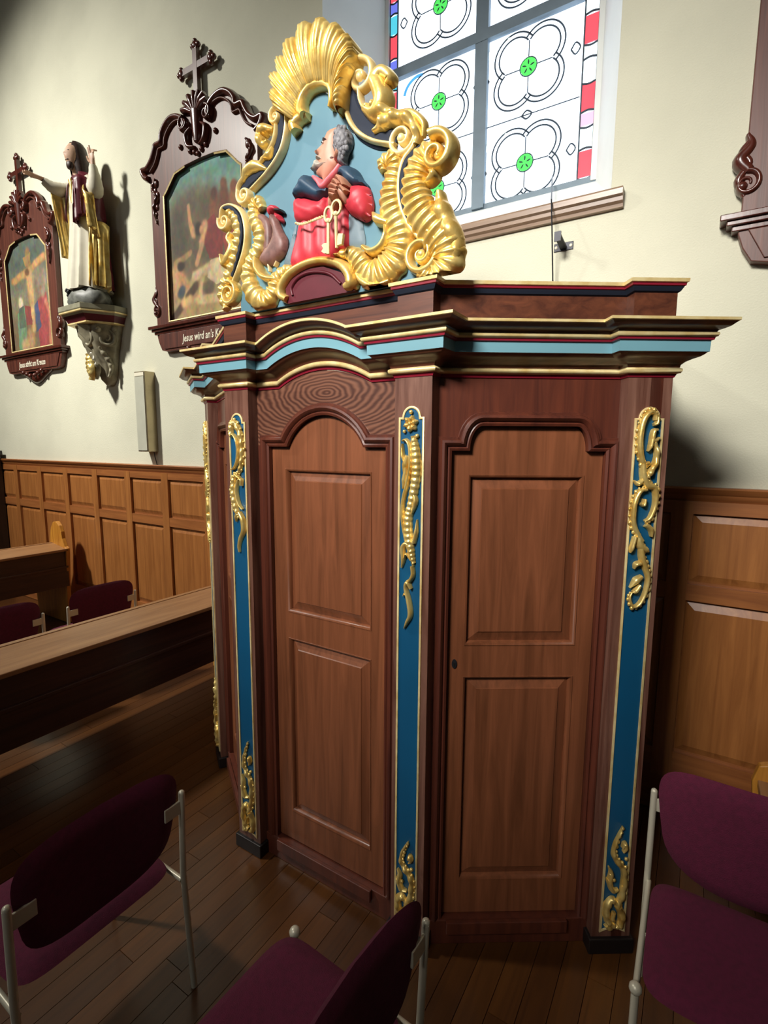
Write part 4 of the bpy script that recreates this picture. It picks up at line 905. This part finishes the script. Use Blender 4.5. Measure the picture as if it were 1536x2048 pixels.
# robe
rb=MB(); rings=[]; NZ=26
for i in range(NZ+1):
    t=i/NZ; z=.13+t*.97
    rx=np.interp(t,(0,.3,.6,.78,.92,1),(.20,.165,.145,.15,.15,.06)); ry=np.interp(t,(0,.3,.6,.78,.92,1),(.165,.135,.11,.105,.09,.05))
    amp=.10*(1-t)**.6
    rings.append([Vector((rx*math.cos(a)*(1+amp*math.sin(9*a+1.2*t)),.01-.0+ry*math.sin(a)*(1+amp*math.sin(11*a-t)),z+(.012*math.sin(5*a) if i==0 else 0))) for a in [j*2*PI/72 for j in range(72)]])
rb.loft(rings); rb=spt('robe',rb,robe_w)
def sleeve(path,rad):
    mb=MB(); mb.tube(path,rad,14,cap=False); return mb
rs=catmull([(-.10,.0,1.04),(-.15,-.06,.99),(-.18,-.15,.985),(-.2,-.225,1.02)],14); spt('sleeve',sleeve([Vector(p) for p in rs],[.048+.016*math.sin(i*.25)+.003*(i%2)-.001*i for i in range(15)]),robe_w,rb)
ls=catmull([(.11,.0,1.04),(.20,.0,.93),(.235,-.02,1.0),(.235,-.03,1.11)],14); spt('sleeve',sleeve([Vector(p) for p in ls],[.05+.016*math.sin(i*.25)+.003*(i%2)-.0012*i for i in range(15)]),robe_w,rb)
spt('gilt_trim',MB().stroke([(-.03,1.04),(-.02,.98),(-.025,.92),(-.02,.85)],[.05,.03,.04,.02],.014,Fr((0,-.085),(1,0),(0,-1)),.0),gold,rb)
# cape: shoulders, back fall, hanging front folds
cp=MB(); rows=[]
for i in range(22):
    t=i/21; z=1.10-t*.96
    rx=np.interp(t,(0,.08,.3,.6,1),(.07,.165,.185,.19,.23)); ry=np.interp(t,(0,.08,.3,.6,1),(.06,.10,.13,.14,.15))
    a0,a1=(.06+.06*t)*PI,1.0*PI
    if t<.42: a0,a1=(-.34+.36*max(0,t-.1))*PI,(1.34-.36*max(0,t-.1))*PI
    rows.append([Vector((rx*math.cos(a)*(1+.05*t*math.sin(10*a)),.012+ry*math.sin(a)*(1+.06*t*math.sin(8*a+2)),z)) for a in [a0+(a1-a0)*j/44 for j in range(45)]])
cp.grid(rows); cp=spt('cape',cp,maroon); md=cp.modifiers.new('solid','SOLIDIFY'); md.thickness=.012; md.offset=1
def drape(top,drop,mat,wave,dep,name):
    mb=MB(); rows=[]; P=catmull(top,16)
    for i in range(12):
        t=i/11; rows.append([Vector((p[0]+.018*math.sin(j*1.3+wave)*t,p[1]+.02*math.cos(j*1.7+wave)*t+dep*t,p[2]-drop[0]*t-(drop[1]-drop[0])*t*j/16)) for j,p in enumerate(P)])
    mb.grid(rows); o=spt(name,mb,mat,cp); q=o.modifiers.new('solid','SOLIDIFY'); q.thickness=.008; return o
drape([(-.11,-.02,1.02),(-.17,-.10,.97),(-.2,-.17,.94)],(.62,.50),gold,0,.06,'gold_lining')
drape([(-.12,.0,1.06),(-.18,-.06,1.05),(-.215,-.13,1.03)],(.32,.12),maroon,.8,.0,'cape_fold')
drape([(.13,-.05,1.0),(.175,-.09,.92),(.205,-.07,.89),(.215,-.03,.90)],(.20,.36),gold,1.6,.03,'gold_lining')
drape([(.165,-.055,.66),(.20,-.02,.68),(.235,.03,.68),(.24,.08,.66)],(.52,.56),gold,2.4,-.02,'gold_lining')
drape([(.04,-.105,1.06),(.09,-.12,1.03),(.13,-.10,1.04),(.16,-.05,1.03)],(.40,.30),maroon,.3,-.0,'cape_fold')

# ------------------------------------------------------------------ small wall fittings
sp=thing('wall_speaker','narrow grey column loudspeaker on the wall below the statue','loudspeaker',None,(-4.225,WY,1.80))
MB().box(-.075,.075,-.10,0,0,.70).build('case',sp_alu,sp,bevel=.004)
MB().box(-.066,.066,-.106,-.10,.012,.655).build('grille',sp_grey,sp); MB().box(-.066,.066,-.105,-.10,.66,.69).build('top_cap',lett,sp)
MB().tube([(.05,-.03,.0),(.055,-.025,-.05),(.06,-.012,-.12)],.004,6).build('cable',iron,sp)
ib=thing('iron_bracket','small dark iron bracket with two screws on the wall under the window','bracket',None,(-.672,WY,2.885))
MB().box(-.048,.048,-.005,0,-.02,.02).build('plate',iron,ib,bevel=.002)
MB().add([Vector(q) for q in ((-.016,-.004,-.012),(.016,-.004,-.012),(.016,-.13,.01),(-.016,-.13,.01),(-.016,-.004,.0),(.016,-.004,.0),(.016,-.13,.016),(-.016,-.13,.016))],[(0,1,2,3),(7,6,5,4),(0,4,5,1),(1,5,6,2),(2,6,7,3),(3,7,4,0)]).box(-.016,.016,-.135,-.128,-.015,.03).build('arm',iron,ib)
for x in (-.036,.036): MB().ball((x,-.006,0),.008,7,(1,.5,1)).build('screw',lett,ib)
tag(MB().tube([Vector((-.845,GY-.03,3.42)),Vector((-.728,WY-.066,3.10)),Vector((-.705,WY-.115,2.93)),Vector((-.703,WY-.06,2.70)),Vector((-.700,WY-.02,2.45))],.0035,6).build('window_cord',iron),'thin chain hanging from the window down behind the confessional','cord')

# ------------------------------------------------------------------ pews
def pew(label,x,yend,length,xback=.30):
    t=thing('pew',label,'pew','dark oak pews standing at right angles to the wall',(x,yend,0))
    P=lambda name,mb,mat,**k: mb.build(name,mat,t,**k)
    P('book_rest',MB().add([Vector(q) for q in ((0,-.02,.775),(0,-length,.775),(-.29,-length,.815),(-.29,-.02,.815),(0,-.02,.80),(0,-length,.80),(-.29,-length,.84),(-.29,-.02,.84))],[(0,1,2,3),(7,6,5,4),(0,4,5,1),(1,5,6,2),(2,6,7,3),(3,7,4,0)]),pew_m,bevel=.004)
    P('front_board',MB().box(-.05,-.025,-length,-.02,.615,.775),pew_shade)
    P('shelf',MB().box(-.26,-.012,-length,-.02,.60,.622),pew_shade,bevel=.004)
    P('lower_board',MB().box(-.05,-.022,-length,-.02,.405,.60),pew_shade)
    P('backrest',MB().box(-.30,-.265,-length,-.02,.40,.84),pew_m)
    P('seat',MB().box(-.72,-.28,-length,-.02,.40,.435),pew_m,bevel=.005)
    prof=[(-.06,0),(-.04,.40),(.0,.76),(.0,.80),(-.03,.82),(-.07,.90),(-.08,.97),(-.11,1.03),(-.17,1.07),(-.23,1.06),(-.28,1.0),(-.31,.92),(-.34,.70),(-.40,.58),(-.62,.54),(-.72,.50),(-.74,.42),(-.70,0)]
    P('end_panel',MB().prism(prof,-.04,0,Fr((0,0),(1,0),(0,1))),pew_end,bevel=.006)
    return t
pew('oak pew with shade-darkened front and lit book rest, running towards the left pilaster of the confessional',-2.68,2.74,4.7)
pew('far oak pew at the left edge with rounded orange end panel lit by the lamp',-5.43,2.62,4.2)
pew('oak pew end just visible behind the chair at the right edge',1.04,2.62,.65)

# ------------------------------------------------------------------ chairs
def pad(a,b,th,n1=3.2,curve=0,rings=7,k=40,flat=.8):
    """superellipse cushion in the (p,q) plane, thickness along r"""
    rows=[]
    for sgn in (1,-1):
        rr=[]
        for i in range(rings+1):
            r=i/rings if sgn>0 else 1-i/rings
            if sgn<0 and i==0: continue
            ring=[]
            for j in range(k):
                t=2*PI*j/k; c,s=math.cos(t),math.sin(t)
                nn=n1(t) if callable(n1) else n1
                p=a*math.copysign(abs(c)**(2/nn),c)*r; q=b*math.copysign(abs(s)**(2/nn),s)*r
                ring.append((p,q,sgn*th/2*math.sqrt(max(0,1-r**6))+curve*p*p))
            rr.append(ring)
        rows+=rr
    return rows
def make_chair():
    t=thing('chair','','chair','stacking chairs with purple cushions')
    # faces local +X, backrest at x=0
    rows=pad(.216,.235,.06,7); MB().grid([[Vector((.235+p,q,.435+r)) for p,q,r in row] for row in rows],closev=True).build('seat',chairfab,t,smooth=70)
    rows=pad(.228,.178,.045,lambda s:3.7+.9*math.sin(s),curve=-.5); MB().grid([[Vector((.028+r-(q)*.10,p*(1+.12*q/.178),.655+q)) for p,q,r in row] for row in rows],closev=True).build('backrest',chairfab,t,smooth=70)
    for sy in (-1,1):
        MB().tube([Vector((-.03,sy*.25,.0)),Vector((.0,sy*.25,.42)),Vector((-.012,sy*.25,.72))],.0105,10).ball((-.012,sy*.25,.722),.0105).build('leg',tube_m,t,smooth=60)
        MB().tube([Vector((.46,sy*.245,.0)),Vector((.43,sy*.245,.41))],.0105,10).ball((.43,sy*.245,.425),.017).build('leg',tube_m,t,smooth=60)
        MB().tube([Vector((.0,sy*.245,.40)),Vector((.43,sy*.245,.40))],.009,8).build('side_rail',tube_m,t,smooth=60)
        MB().box(-.016,-.008,*sorted((sy*.25,sy*.185)),.655,.70).build('bracket',tube_m,t,bevel=.002)
    MB().tube([Vector((.22,-.245,.395)),Vector((.22,.245,.395))],.009,8).build('cross_rail',tube_m,t,smooth=60)
    return t
ch=make_chair()
spots=[(-1.385,.70,PI,'purple chair in the left foreground, its curved back towards the viewer'),(-.503,.725,PI-.05,'purple chair at the bottom centre with its flat seat in view'),(.205,1.79,-PI/2,'dark purple chair at the right edge beside the outer right pilaster'),(-3.70,1.985,PI,'purple chair beyond the pew, nearest the wall panelling'),(-3.70,1.325,PI,'purple chair beyond the pew, cut off by the left edge')]
for i,(x,y,r,lb) in enumerate(spots):
    o=ch if i==0 else copy_tree(ch); o.location=(x,y,0); o.rotation_euler=(0,0,r); o['label']=lb

# ------------------------------------------------------------------ dark cabinet at the far left
cb=thing('dark_cabinet','tall dark wooden cabinet with gilt ornament at the far left edge','cabinet',None,(-7.62,2.45,0))
MB().box(-.45,.40,-.25,.33,0,1.72).build('body',dark_wood,cb,bevel=.01); MB().box(-.50,.44,-.30,.33,1.72,1.78).build('top',dark_wood,cb,bevel=.01)
mb=MB(); f_=Fr((0,-.2),(1,0),(0,-1))
mb.stroke([(.30,1.78),(.36,1.86),(.33,1.95),(.38,2.06)],[.08,.09,.07,.02],.05,f_,0); mb.stroke([(.22,1.78),(.18,1.90),(.24,2.0)],[.08,.08,.02],.05,f_,0); mb.build('gilt_ornament',gold,cb,smooth=60)
MB().ball((.36,-.27,1.25),.02).build('knob',tube_m,cb,smooth=60)
